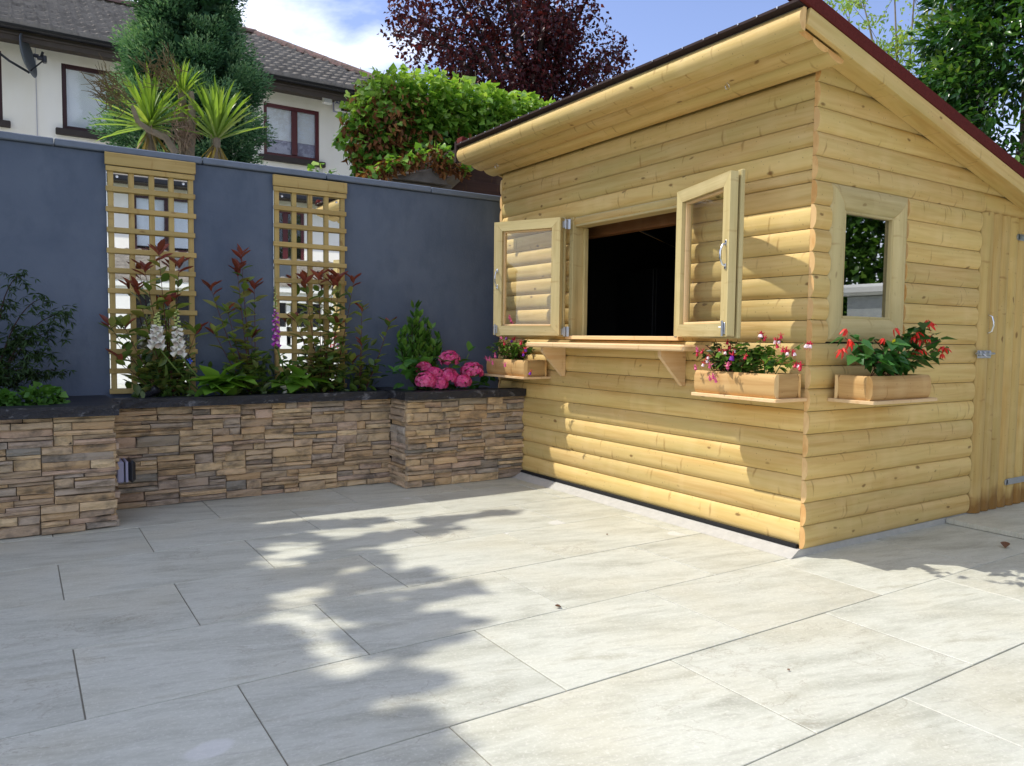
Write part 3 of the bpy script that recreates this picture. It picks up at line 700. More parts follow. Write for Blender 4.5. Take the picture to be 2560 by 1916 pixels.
# shutters
def shutter(hinge, free, flip, label):
    hx, fx = Vector((*hinge, 0)), Vector((*free, 0)); a, b = (fx, hx) if flip else (hx, fx)
    d = (b-a); W = d.length; rz = math.atan2(d.y, d.x); H = .872; z0 = 1.168
    s = obj('shutter', None, None, cab, (a.x, a.y, z0), (0, 0, rz)); s['label'] = label; s.empty_display_size = .1
    def lb(name, lo, hi, mat, b=.004, vert=None):
        lo, hi = Vector(lo), Vector(hi); dd = hi-lo; v_ = dd.z > dd.x if vert is None else vert
        mb = MB(); mb.box((0, 0, 0), (dd.z, dd.y, dd.x) if v_ else dd, b)
        return obj(name, mb.mesh(name), mat, s, (lo+hi)/2, Matrix(((0, 0, -1), (0, 1, 0), (1, 0, 0))) if v_ else None, True)
    st = .072; th = .045
    def mitre(name, pts):       # trapezoid frame member with mitred ends; grain along its length
        p = [Vector((q[0], 0, q[1])) for q in pts]; L = p[1]-p[0]; ux = L.normalized(); uz = Vector((-ux.z, 0, ux.x)); o0 = p[0]
        loc2 = [((q-o0).dot(ux), (q-o0).dot(uz)) for q in p]
        mb = MB(); vs = [(x, -th, z) for x, z in loc2]+[(x, 0, z) for x, z in loc2]
        mb.add(vs, [(0, 1, 2, 3), (7, 6, 5, 4)]+[((i+1) % 4, i, i+4, (i+1) % 4+4) for i in range(4)])
        rot = Matrix((ux, (0, 1, 0), uz)).transposed()
        obj(name, mb.mesh(name), W_FRM, s, o0, rot, True)
    g = .0008
    mitre('bottom_rail', [(g, 0), (W-g, 0), (W-st-g, st), (st+g, st)]); mitre('top_rail', [(W-g, H), (g, H), (st+g, H-st), (W-st-g, H-st)])
    mitre('stile', [(0, H-g), (0, g), (st, st+g), (st, H-st-g)]); mitre('stile', [(W, g), (W, H-g), (W-st, H-st-g), (W-st, st+g)])
    e = .010                                        # outer frame boards behind
    for lo, hi in (((-e, .012, -e), (.05, .036, H+e)), ((W-.05, .012, -e), (W+e, .036, H+e)), ((.051, .012, -e), (W-.051, .036, .045)), ((.051, .012, H-.045), (W-.051, .036, H+e))):
        lb('outer_frame', lo, hi, W_FRM, .005)
    for lo, hi in (((st, -.022, st), (st+.014, .008, H-st)), ((W-st-.014, -.022, st), (W-st, .008, H-st)), ((st+.015, -.022, st), (W-st-.015, .008, st+.013)), ((st+.015, -.022, H-st-.013), (W-st-.015, .008, H-st))):
        lb('glazing_bead', lo, hi, W_PLN, .002)
    mb = MB(); mb.box((0, 0, 0), (W-2*st-.004, .004, H-2*st-.004), 0); obj('pane', mb.mesh('pane'), M_GLASS, s, (W/2, -.006, H/2), None, True)
    xf = st*.45 if flip else W-st*.45               # handle on the free stile
    mb = MB(); hz = H*.50
    mb.tube([(xf, -th, hz-.06), (xf, -th-.018, hz-.052), (xf, -th-.032, hz-.02), (xf, -th-.032, hz+.02), (xf, -th-.018, hz+.052), (xf, -th, hz+.06)], .006, 8)
    for z in (-.062, .062): mb.box((xf, -th-.002, hz+z), (.017, .004, .03), .0015)
    obj('handle', mb.mesh('handle', 40), M_STEEL, s, (0, 0, 0), None, True)
    mb = MB(); xb = .022 if flip else W-.03
    mb.box((xb, -th-.003, .045), (.034, .006, .062), .0015); mb.tube([(xb, -th-.011, .002), (xb, -th-.011, .085)], .006, 8); mb.tube([(xb, -th-.011, .05), (xb+(.02 if flip else -.02), -th-.02, .05)], .003, 6)
    obj('bolt', mb.mesh('bolt', 40), M_GALV, s, (0, 0, 0), None, True)
    for z in (.03, H-.05):
        mb = MB(); xh = W+.02 if flip else -.02; sg = 1 if flip else -1
        mb.box((xh, -.012, z), (.05, .004, .05), .001); mb.tube([(xh+.012*sg, -.02, z-.035), (xh+.012*sg, -.02, z+.035)], .008, 8); mb.box((xh+.03*sg, -.006, z), (.03, .006, .075), .002)
        obj('hinge', mb.mesh('hinge', 40), M_GALV, s, (0, 0, 0), None, True)
shutter((3.42, 3.375), (3.21, 2.775), False, 'open glazed shutter nearer the corner, folded out from the hatch')
shutter((3.425, 4.60), (3.175, 5.125), True, 'open glazed shutter beside the blue wall')
# side window: half-round mitred trim, glazing bead, pane
sw = obj('window', None, None, cab, (3.99, 2.5, 1.145)); sw.empty_display_size = .1
X0, X1, Z0, Z1 = 3.63, 4.355, 1.147, 1.985; TW = .128
def trim(L, loc, rot):
    obj('frame', log_mesh(L, TW, lambda z: z, lambda z: L-z, .040, .018), [W_FRM, W_END], sw, loc, rot)
def axes(x, z): x, z = Vector(x), Vector(z); y = z.cross(x); return Matrix((x, y, z)).transposed()
g = .001
trim(X1-X0-2*g, (X0+g, 2.534, Z0), axes((1, 0, 0), (0, 0, 1))); trim(Z1-Z0-2*g, (X1, 2.534, Z0+g), axes((0, 0, 1), (-1, 0, 0)))
trim(X1-X0-2*g, (X1-g, 2.534, Z1), axes((-1, 0, 0), (0, 0, -1))); trim(Z1-Z0-2*g, (X0, 2.534, Z1-g), axes((0, 0, -1), (1, 0, 0)))
a0, a1, b0, b1 = X0+TW, X1-TW, Z0+TW, Z1-TW
for lo, hi in (((a0, 2.516, b0), (a0+.016, 2.545, b1)), ((a1-.016, 2.516, b0), (a1, 2.545, b1)), ((a0+.017, 2.516, b0), (a1-.017, 2.545, b0+.014)), ((a0+.017, 2.516, b1-.014), (a1-.017, 2.545, b1))):
    bar('glazing_bead', lo, hi, W_FRM, sw, .002)
boxo('pane', (a0+.012, 2.538, b0+.01), (a1-.012, 2.5385, b1-.01), M_GLASSD, sw, 0)
# door of upright half-round boards
dr = obj('door', None, None, cab, (5.6, 2.5, .034)); dr.empty_display_size = .1
x = 5.205; UPR = axes((0, 0, 1), (-1, 0, 0))
while x < 5.95:
    w_ = .128 if x < 5.21 else .1135
    obj('door_log' if x > 5.21 else 'door_edge', log_mesh(1.948, w_-.0015, None, None, .034 if x > 5.21 else .044, .012), [W_DOOR, W_END], dr, (x+w_, 2.520 if x > 5.21 else 2.524, .036), UPR); x += w_
mb = MB(); mb.box((5.235, 2.474, 1.077), (.17, .005, .05), .001); mb.tube([(5.12, 2.466, 1.082), (5.35, 2.466, 1.082)], .007, 8); mb.tube([(5.20, 2.466, 1.082), (5.20, 2.44, 1.06)], .005, 6)
for xx in (5.17, 5.225, 5.29): mb.box((xx, 2.468, 1.082), (.018, .02, .03), .003)
obj('bolt', mb.mesh('bolt', 40), M_GALV, dr, (0, 0, 0))
mb = MB(); mb.tube([(5.27, 2.475, 1.215), (5.27, 2.452, 1.225), (5.27, 2.442, 1.26), (5.27, 2.442, 1.285), (5.27, 2.452, 1.32), (5.27, 2.475, 1.33)], .006, 8)
obj('handle', mb.mesh('handle', 40), M_STEEL, dr, (0, 0, 0))
for z in (.205, 1.86):
    mb = MB(); mb.box((5.78, 2.483, z), (.29, .005, .042), .0015); mb.lathe([(0, 0), (.021, 0), (.021, .005), (0, .005)], 12, (5.636, 2.4855, z), mat=Matrix.Rotation(R(90), 3, 'X'))
    obj('strap_hinge', mb.mesh('strap_hinge', 40), M_GALV, dr, (0, 0, 0))
# roof: soffit logs, fascia, deck, felt, barge boards
sl = Vector((-1, 0, .245)).normalized(); SOF = axes((0, -1, 0), sl)
for i in range(3):
    p = Vector((3.487, 5.655, 2.548))+sl*(.1265*i)
    obj('soffit_log', log_mesh(5.655-2.372-.02*(2-i)*0, .125), [W_LOG, W_END], cab, p, SOF)
obj('fascia', log_mesh(5.665-2.348, .108, None, None, .046, .02, 12, 2.2), [W_LOG, W_END], cab, (3.146, 5.665, 2.607), axes((0, -1, 0), (.06, 0, 1)))
def sloped(name, x0, x1, y0, y1, zb, zt, mat):     # slab following the roof fall; zb/zt at x = 3.1
    k = lambda x: -.245*(x-3.1); c = Vector(((x0+x1)/2, (y0+y1)/2, zb+k((x0+x1)/2)))
    L = math.hypot(x1-x0, .245*(x1-x0)); mb = MB(); h = (zt-zb)*math.cos(math.atan(.245))
    mb.box((0, 0, h/2), (L, y1-y0, h), .002)
    return obj(name, mb.mesh(name), mat, cab, c, axes(Vector((1, 0, -.245)).normalized(), Vector((.245, 0, 1)).normalized()))
sloped('roof_deck', 3.125, 6.28, 2.378, 5.64, 2.70, 2.728, W_GREY)
sloped('roof_felt', 3.092, 6.30, 2.352, 5.66, 2.729, 2.748, M_FELTB)
for y0, y1 in ((2.333, 2.351), (5.661, 5.679)): sloped('verge_felt', 3.10, 6.30, y0, y1, 2.735, 2.805, M_FELTR)
sloped('verge_felt', 3.10, 6.30, 2.352, 2.42, 2.76, 2.80, M_FELTR); sloped('verge_felt', 3.10, 6.30, 5.58, 5.66, 2.749, 2.80, M_FELTR)
for y0, y1 in ((2.338, 2.366), (5.662, 5.69)): sloped('barge_board', 3.15, 6.28, y0, y1, 2.648, 2.734, W_LOG)
sloped('verge_batten', 3.155, 6.2, 2.370, 2.50, 2.705-.02, 2.699, W_LOG)
boxo('end_cap', (3.10, 5.668, 2.60), (3.135, 5.70, 2.77), M_FELTB, cab, .002)
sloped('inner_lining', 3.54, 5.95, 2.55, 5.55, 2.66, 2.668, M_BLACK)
for i in range(26):                                    # clout nails along the front felt edge
    y = 2.45+i*.125+random.uniform(-.02, .02)
    mb = MB(); mb.lathe([(0, .004), (.006, .003), (.006, 0)], 6, mat=Matrix.Rotation(R(-90), 3, 'Y')); obj('felt_nail', mb.mesh('felt_nail'), M_STEEL, cab, (3.0915, y, 2.741))
for p in (aty(1267, 410, 5.35), aty(1868, 216, 2.95)):   # screw eyes under the soffit
    mb = MB(); mb.tube([(0.016*math.cos(a), 0, .016*math.sin(a)) for a in [i*math.pi/6 for i in range(-8, 4)]], .0022, 6); mb.tube([(0, 0, .016), (0, 0, .045)], .0022, 6)
    obj('screw_eye', mb.mesh('screw_eye', 40), M_STEEL, cab, (3.30, p.y, 2.535))
# ledges that carry the window boxes
FRL = boxo('box_ledge', (3.232, 2.512, .832), (3.489, 3.095, .850), W_PLN, cab, .002)
FLL = boxo('box_ledge', (3.232, 4.815, .832), (3.489, 5.40, .850), W_PLN, cab, .002)
SDL = boxo('box_ledge', (3.638, 2.235, .828), (4.245, 2.499, .846), W_PLN, cab, .002)
for lo, hi in (((3.30, 2.60, .72), (3.489, 2.63, .831)), ((3.30, 2.98, .72), (3.489, 3.01, .831)), ((3.30, 4.90, .72), (3.489, 4.93, .831)), ((3.30, 5.28, .72), (3.489, 5.31, .831)), ((3.74, 2.34, .72), (3.77, 2.499, .827)), ((4.1, 2.34, .72), (4.13, 2.499, .827))):
    pass
# cabinet inside
fr = thing('fridge', (5.05, 5.27, .058), 'tall black fridge standing in the dark inside the bar', 'fridge')
boxo('cabinet', (4.78, 5.03, .059), (5.38, 5.53, 1.78), M_BLKGL, fr, .006); boxo('door', (4.752, 5.035, .10), (4.778, 5.525, 1.775), M_BLKGL, fr, .004)
boxo('edge_strip', (4.746, 5.024, .10), (4.776, 5.029, 1.775), M_STEEL, fr, 0)

# ================================================================== WINDOW BOXES
def window_box(loc, rz, label):
    """origin at bottom of front-left corner; length +X, front towards -Y, depth +Y"""
    t = thing('window_box', loc, label, 'window box', 'log window boxes', rz)
    L, D, H = .55, .215, .125
    def piece(name, me_, l, r=None): obj(name, me_, [W_BOX, W_END], t, l, r, True)
    piece('front_log', log_mesh(L, H, None, None, .036, .02, 12, 4), (0, .036, 0)); piece('back_log', log_mesh(L, H, None, None, .02, .014), (0, D, 0))
    piece('end_log', log_mesh(D-.036-.022, H, None, None, .03, .018, 12, 4), (L-.03, .037, 0), axes((0, 1, 0), (0, 0, 1)))
    piece('end_log', log_mesh(D-.036-.022, H, None, None, .03, .018, 12, 4), (.03, D-.021, 0), axes((0, -1, 0), (0, 0, 1)))
    mb = MB(); mb.box((L/2, D/2+.007, .055), (L-.07, D-.06, .1), 0); obj('soil', mb.mesh('soil'), M_SOIL, t, (0, 0, 0), None, True)
    return t
window_box((3.245, 3.085, .851), R(-90), 'pine log window box on the hatch wall by the corner, under the fuchsias')
window_box((3.245, 5.385, .851), R(-90), 'pine log window box between the blue wall and the counter')
window_box((3.65, 2.25, .847), 0, 'pine log window box below the side window, filled with red begonias')

# ================================================================== PLANTS IN THE BOXES
ME_FUCL = tmesh(T_oval(.27, .08, .3)); ME_FUCL.materials.append(O_FUCL)
ME_FUCD = tmesh(T_oval(.24, .08, .3)); ME_FUCD.materials.append(O_FUCD)
ME_BEG = tmesh(T_heart(.36)); ME_BEG.materials.append(O_BEGL)
def fuchsia_flower(sep, cor):
    mb = MB(); mb.tube([(0, 0, 0), (0, 0, -.5)], [.05, .10], 6, 0)
    for k in range(4):
        a = k*math.pi/2; r = Vector((math.cos(a), math.sin(a), 0)); q = Vector((-r.y, r.x, 0))
        p = [Vector((0, 0, -.5))+r*.06, Vector((0, 0, -.42))+r*.32, Vector((0, 0, -.22))+r*.66]
        mb.add([p[0]-q*.06, p[0]+q*.06, p[1]+q*.11, p[1]-q*.11, p[2]], [(0, 1, 2, 3), (3, 2, 4)], 0)
    mb.lathe([(.08, -.48), (.2, -.62), (.23, -.8), (.27, -.98)], 8, mi=1)
    for k in range(3): mb.tube([(.03*k-.03, 0, -.8), (.05*k-.05, .03*(k-1), -1.35)], .012, 3, 0)
    me_ = mb.mesh('flower', 60); me_.materials.append(sep); me_.materials.append(cor); return me_
FF = [fuchsia_flower(P_RED, P_WHT2), fuchsia_flower(P_RED, P_VIO), fuchsia_flower(P_PNK2, P_PNK2), fuchsia_flower(P_RED, P_RED)]
def bush(t, base, n_st, spread, hgt, leafme, n_leaf, lsz, stemm, axis=(0, 1, 0), lean=(-.3, 0, 0)):
    """stems from a line of bases; returns stem tips"""
    mb = MB(); tips = []; ax = Vector(axis)
    for i in range(n_st):
        s_ = random.uniform(-1, 1); b0 = Vector(base)+ax*(s_*spread*.55)
        tip = b0+ax*(s_*spread*.55+random.uniform(-.06, .06))+Vector(lean)*random.uniform(-.15, .45)+Vector((0, 0, hgt*random.uniform(.55, 1.0)*(1-.25*abs(s_))))
        mid = (b0+tip)/2+Vector((0, 0, hgt*.18)); pts = bez(b0, mid, tip, 6); mb.tube([p-WL[t.name] for p in pts], [.003, .003, .0027, .0025, .002, .0018, .0014], 5)
        tips.append(pts)
        for k in range(n_leaf):
            u_ = random.uniform(.25, 1.0); p = pts[min(int(u_*6), 6)]+Vector(rng.normal(0, .008, 3)); a = random.uniform(0, 2*math.pi)
            dd = Vector((math.cos(a), math.sin(a), random.uniform(-.5, .45)))
            leaf_o(leafme, t, p, dd, lsz*random.uniform(.65, 1.2), jit=.3)
    obj('stems', mb.mesh('stems', 40), stemm, t, WL[t.name]); return tips
def hang(t, p, me_, size):
    leaf = bpy.data.objects.new('flower', me_); col.objects.link(leaf); leaf.parent = t; leaf.location = Vector(p)-WL[t.name]; leaf.scale = (size,)*3
    leaf.rotation_euler = (random.uniform(-.4, .4), random.uniform(-.4, .4), random.uniform(0, 6))
t = thing('fuchsia', (3.34, 2.97, .955), 'dark leaved fuchsia with red and white flowers and one violet bloom', 'fuchsia')
bush(t, (3.34, 2.94, .955), 20, .22, .22, ME_FUCD, 15, .042, M_STEMR)
for q in ((1773, 893, 3.24, 0), (1764, 902, 3.22, 0), (1775, 915, 3.22, 2), (1761, 911, 3.23, 0), (1800, 880, 3.25, 0), (1812, 881, 3.24, 0), (1838, 876, 3.26, 0), (1820, 856, 3.3, 3), (1826, 868, 3.28, 3), (1821, 913, 3.2, 2), (1818, 917, 3.2, 2), (1772, 946, 3.2, 2), (1781, 942, 3.2, 2), (1786, 951, 3.2, 2), (1741, 875, 3.25, 2), (1738, 920, 3.22, 2), (1760, 880, 3.25, 3), (1745, 885, 3.25, 3)):
    p = atx(q[0], q[1]-9, q[2]); hang(t, p, FF[q[3]], .034)
p = atx(1834, 886, 3.225); hang(t, p+Vector((0, 0, .02)), FF[1], .055)
t = thing('fuchsia', (3.34, 2.68, .955), 'upright green fuchsia with small red drooping flowers beside the cabin corner', 'fuchsia')
bush(t, (3.34, 2.70, .955), 14, .16, .20, ME_FUCL, 13, .06, M_STEMG)
mb = MB()
for tip, b0 in (((1903, 830), (1895, 925)), ((1945, 845), (1925, 900)), ((2020, 855), (1955, 905)), ((1975, 875), (1930, 920)), ((2000, 905), (1960, 930))):
    a_, b_ = atx(*b0, 3.33), atx(*tip, 3.30); pts = bez(a_, (a_+b_)/2+Vector((0, 0, .04)), b_, 6); mb.tube([q-WL[t.name] for q in pts], .0018, 5)
    for k in range(5):
        leaf_o(ME_FUCL, t, pts[2+k % 4], (random.uniform(-1, 1), random.uniform(-1, 1), random.uniform(-.4, .3)), .04, jit=.3)
    for k in range(3): hang(t, b_+Vector((random.uniform(-.015, .015), random.uniform(-.02, .02), .004)), FF[0 if tip[0] > 2000 or k else 3], .036)
for q in ((1958, 872, 3.28), (1968, 873, 3.28), (1940, 862, 3.28), (1866, 890, 3.22), (2003, 912, 3.28), (2004, 918, 3.28), (1952, 838, 3.3), (1916, 845, 3.3)): hang(t, atx(q[0], q[1]-7, q[2]), FF[3], .034)
obj('stems', mb.mesh('stems', 40), M_STEMG, t, WL[t.name])
t = thing('fuchsia', (3.34, 5.1, .955), 'bushy fuchsia with pink and purple flowers below the open shutter by the blue wall', 'fuchsia')
bush(t, (3.34, 5.12, .955), 22, .24, .22, ME_FUCL, 14, .048, M_STEMR)
for q in ((1259, 857, 3.25, 3), (1304, 855, 3.25, 3), (1282, 850, 3.27, 1), (1313, 872, 3.22, 1), (1308, 883, 3.22, 1), (1237, 887, 3.2, 2), (1225, 896, 3.2, 2), (1213, 896, 3.2, 2), (1231, 905, 3.19, 2), (1262, 910, 3.2, 2), (1329, 930, 3.2, 1), (1268, 843, 3.27, 1), (1250, 842, 3.27, 2), (1290, 845, 3.3, 3), (1276, 800, 3.36, 2), (1273, 792, 3.36, 2), (1280, 808, 3.36, 2)):
    hang(t, atx(q[0], q[1]-6, q[2]), FF[q[3]], .042)
def begonia_flower(n=5):
    mb = MB()
    for k in range(n):
        a = k*2*math.pi/n+.3; r = Vector((math.cos(a), math.sin(a), 0)); q = Vector((-r.y, r.x, 0)); dn = Vector((0, 0, -1))
        p = [r*.05, r*.30+dn*.25, r*.48+dn*.75, r*.55+dn*1.1]
        mb.add([p[0], p[1]-q*.15, p[1]+q*.15, p[2]-q*.12, p[2]+q*.12, p[3]], [(0, 2, 1), (1, 2, 4, 3), (3, 4, 5)], 0)
    me_ = mb.mesh('flower', 50); me_.materials.append(P_BEG); return me_
ME_BF = begonia_flower()
t = thing('begonia', (3.92, 2.36, .95), 'dark green begonia with hanging scarlet flowers in front of the side window', 'begonia')
mb = MB()
tipsb = [(2112, 845), (2130, 838), (2150, 862), (2185, 850), (2230, 855), (2255, 840), (2290, 820), (2312, 806), (2335, 835), (2350, 850), (2360, 870), (2210, 870), (2170, 885), (2270, 880), (2300, 890), (2330, 895), (2245, 895), (2140, 890), (2195, 905), (2255, 915)]
for i, q in enumerate(tipsb):
    b0 = Vector((3.78+.28*random.random(), 2.37, .945)); e_ = aty(q[0], q[1], 2.36-.13*random.random()); pts = bez(b0, (b0+e_)/2+Vector((0, -.01, .05)), e_, 6)
    mb.tube([p-WL[t.name] for p in pts], .0026, 5)
    for k in range(10):
        a = random.uniform(0, 6.28); p = pts[random.randint(2, 6)]
        leaf_o(ME_BEG, t, p, (math.cos(a), math.sin(a)-.5, random.uniform(-.9, .25)), random.uniform(.055, .10), jit=.35)
obj('stems', mb.mesh('stems', 40), M_STEMR, t, WL[t.name])
for q in ((2121, 855), (2127, 860), (2107, 876), (2104, 880), (2116, 828), (2318, 806), (2324, 814), (2330, 810), (2292, 836), (2288, 844), (2300, 850), (2315, 846), (2326, 846), (2297, 876), (2304, 878), (2360, 872), (2355, 890), (2364, 876), (2237, 826), (2210, 852)):
    o = bpy.data.objects.new('flower', ME_BF); col.objects.link(o); o.parent = t; o.location = aty(q[0], q[1]-6, 2.22+.05*random.random())-WL[t.name]; o.scale = (.04*random.uniform(.7, 1.15),)*3
    o.rotation_euler = (random.uniform(-.7, .7), random.uniform(-.7, .7), random.uniform(0, 6))
mb = MB()
for k in range(5):
    a = k*1.2566; r = Vector((math.cos(a), -.25, math.sin(a))); q = Vector((-math.sin(a), 0, math.cos(a)))
    mb.add([(0, 0, 0), r*.012-q*.009, r*.019-q*.007, r*.019+q*.007, r*.012+q*.009], [(0, 1, 2, 3, 4)])
pan = obj('yellow_flower', mb.mesh('yellow_flower'), P_YEL, t, aty(2233, 857, 2.235)); pan['label'] = 'single yellow flower'

# ================================================================== BED PLANTS
ME_PG = tmesh(T_oval(.25, .07, .22)); ME_PG.materials.append(O_PHOG)
ME_PR = tmesh(T_oval(.2, .08, .12)); ME_PR.materials.append(O_PHOR)
ME_FX = tmesh(T_oval(.4, .09, .6)); ME_FX.materials.append(O_FOXL)
ME_BY = tmesh(T_oval(.23, .08, .05)); ME_BY.materials.append(O_BAY)
ME_HY = tmesh(T_oval(.34, .07, .25)); ME_HY.materials.append(O_HYDL)
def photinia(base, tips, label, Y, lsz=.085, low=90):
    b = Vector(base); t = thing('photinia', b, label, 'shrub', 'red tipped shrubs in the long planter'); mb = MB()
    for q in tips:
        low_tip = q[1] > 770; e_ = aty(q[0], q[1], Y+(q[2] if len(q) > 2 else 0)); b0 = b+Vector((random.uniform(-.04, .04), random.uniform(-.03, .03), -.01))
        mid = Vector((b0.x*.45+e_.x*.55, (b0.y+e_.y)/2, b0.z*.55+e_.z*.45)); L = (e_-b0).length; n_ = max(6, int(L/.045)); pts = bez(b0, mid, e_, n_)
        mb.tube([p-b for p in pts], [.0045-.003*i/n_ for i in range(n_+1)], 5)
        az = random.uniform(0, 6)
        for i in range(2, n_):
            az += 2.4; u_ = i/n_
            for rep in range(1 if u_ > .4 else 2):
                a = az+rep*2.1; leaf_o(ME_PG if u_ < .93 else ME_PR, t, pts[i], (math.cos(a), math.sin(a)*.5-.25, .25+.5*u_), lsz*random.uniform(.75, 1.1), jit=.25)
        for k in range(5):
            a = k*1.3+az; leaf_o(ME_PG if low_tip and k > 1 else ME_PR, t, pts[-1]-Vector((0, 0, .02*(k % 2))), (math.cos(a)*.85, math.sin(a)*.6, .9), lsz*random.uniform(.75, 1.1), jit=.2)
    obj('stems', mb.mesh('stems', 40), M_STEMR, t, b)
    if low:
        P = np.array(b)+rng.normal(0, 1, (low, 3))*np.array((.11, .045, .09))+np.array((0, -.01, .13)); P[:, 2] = np.maximum(P[:, 2], .715); P[:, 1] = np.minimum(P[:, 1], 5.74)
        D = rng.normal(0, 1, (low, 3))+np.array((0, -.4, .5)); cloud_obj('low_foliage', [cloud(P, D, rng.uniform(.06, .10, low), T_oval(.25, .07, .2), .4)], L_PHOG, t, b)['kind'] = 'stuff'
    return t
YB_ = 5.66
photinia((.87, 5.66, .70), [(397, 632), (362, 675), (448, 665), (342, 722), (312, 818), (277, 818), (490, 830), (300, 900), (420, 760)], 'tall red tipped shrub in front of the mirrored trellis with white foxgloves', YB_, .112, 170)
photinia((1.42, 5.66, .70), [(603, 640), (528, 722), (636, 718), (593, 675), (535, 830), (630, 840), (570, 780)], 'red tipped shrub against bare blue wall between the two trellises', YB_, .108, 170)
photinia((1.98, 5.66, .70), [(763, 705), (797, 695), (846, 700), (832, 708), (884, 703), (842, 815), (740, 800)], 'red tipped shrub leaning across the trellis beside the purple foxglove', YB_, .112, 170)
photinia((2.27, 5.66, .70), [(972, 812), (905, 775), (905, 860), (880, 905)], 'sparse shrub stretching a bronze tipped branch over bare blue wall', YB_, .098, 50)
def bell_mesh(mats):
    mb = MB(); mb.lathe([(.006, .02), (.16, .05), (.26, .35), (.30, .75), (.40, 1.0)], 8, mi=0); mb.lathe([(.36, .96), (.2, .7), (.0, .6)], 8, mi=1)
    me_ = mb.mesh('bell', 50)
    for q in mats: me_.materials.append(q)
    return me_
P_SPOT = plain('spotted_throat', 'b9aea6', .7, 0, .5, 300); P_DPUR = plain('pale_throat', 'd8a8d4', .6, 0, .2, 100)
BW, BP, BL = bell_mesh([P_WHITE, P_SPOT]), bell_mesh([P_PURP, P_DPUR]), bell_mesh([P_LIME, P_LIME])
def foxglove(base, top, bot_flower, bell, label, Y, rosette, nb=26, size=.036, wide=1.0):
    b = Vector(base); t = thing('foxglove', b, label, 'foxglove'); mb = MB()
    e_ = aty(*top, Y); f_ = aty(*bot_flower, Y); pts = bez(b, Vector((f_.x*.7+b.x*.3, Y, (b.z+f_.z)/2)), f_, 6)+[f_.lerp(e_, k/4) for k in (1, 2, 3, 4)]
    mb.tube([p-b for p in pts], [.006]*6+[.0055, .005, .004, .003, .0015], 6); obj('stem', mb.mesh('stem', 40), M_STEMG, t, b)
    for k in range(nb):
        u_ = k/nb; p = f_.lerp(e_, u_); a = k*2.4; s_ = size*(1.12-.85*u_); me_ = bell if u_ < .6 else BL
        dd = Vector((math.cos(a)*wide, math.sin(a)*.8-.3, -.75+.9*u_))
        o = leaf_o(me_, t, p, dd, s_ if u_ < .6 else s_*.8, 'bell')
        z = dd.normalized(); x_ = z.orthogonal().normalized(); y_ = z.cross(x_); o.rotation_euler = Matrix((x_, y_, z)).transposed().to_euler()
    for k in range(rosette):
        a = k*2.4; leaf_o(ME_FX, t, b+Vector((random.uniform(-.06, .06), -.03, random.uniform(.0, .12))), (math.cos(a), math.sin(a)*.5-.5, random.uniform(.3, 1.1)), random.uniform(.14, .22), jit=.15)
    return t
foxglove((1.12, 5.64, .70), (393, 780), (391, 858), BW, 'white foxglove spike on the side nearer the maple', 5.57, 0, 30, .054, 1.1)
foxglove((1.20, 5.60, .70), (441, 772), (446, 878), BW, 'white foxglove spike with lime buds rising from a rosette of broad light green leaves', 5.57, 26, 30, .05, 1.0)
foxglove((1.74, 5.65, .70), (688, 715), (690, 858), BP, 'purple foxglove spike in front of the trellis edge', 5.61, 16, 34, .036, .8)
mb = MB()
for k in range(5):
    a = k*1.2566; mb.add([(0, 0, 0), (math.cos(a)*.017-math.sin(a)*.008, -.004, math.sin(a)*.017+math.cos(a)*.008), (math.cos(a)*.022, -.006, math.sin(a)*.022), (math.cos(a)*.017+math.sin(a)*.008, -.004, math.sin(a)*.017-math.cos(a)*.008)], [(0, 1, 2, 3)])
p = aty(473, 903, 5.60); t = thing('bellflower', (p.x, 5.61, .705), 'single blue flower on a thin stem among the foxglove leaves', 'flower')
obj('petals', mb.mesh('petals'), P_BLUE, t, p); mb = MB(); mb.tube([(0, 0, 0), (p.x-p.x, 0, p.z-.71)], .002, 5); obj('stem', mb.mesh('stem'), M_STEMG, t, (p.x, 5.605, .706))
# maple and geranium in the left bed
t = thing('japanese_maple', (-.12, 5.5, .70), 'dark green feathery leaved maple spreading over the slate ledge', 'maple'); mb = MB(); parts = []
for q in ((55, 690), (120, 745), (30, 760), (172, 782), (140, 830), (60, 840), (110, 885), (20, 870), (150, 925), (70, 920), (-60, 760), (-80, 860), (-40, 930)):
    e_ = aty(q[0], q[1], 5.52+random.uniform(-.06, .08)); b0 = Vector((-.15, 5.5, .69)); mid = Vector(((b0.x+e_.x)/2-.03, 5.5, max(b0.z, e_.z)*.62+.38*e_.z)); pts = bez(b0, mid, e_, 10)
    mb.tube([p-WL[t.name] for p in pts], [.006-.0045*i/10 for i in range(11)], 5)
    n_ = 22 if q[1] < 775 else 50; idx = rng.integers(4, 11, n_); P = np.array([pts[i] for i in idx])+rng.normal(0, 1, (n_, 3))*np.array((.035, .03, .025))
    for k in range(6):
        D = np.stack([rng.normal(.25, .7, n_), rng.normal(-.2, .4, n_), rng.normal(-.45, .35, n_)], 1); parts.append(cloud(P, D, rng.uniform(.03, .06, n_), T_diam(.11, .03), .5))
obj('branches', mb.mesh('branches', 40), M_BARKD, t, WL[t.name]); cloud_obj('foliage', parts, L_MAPLE, t, WL[t.name])['kind'] = 'stuff'
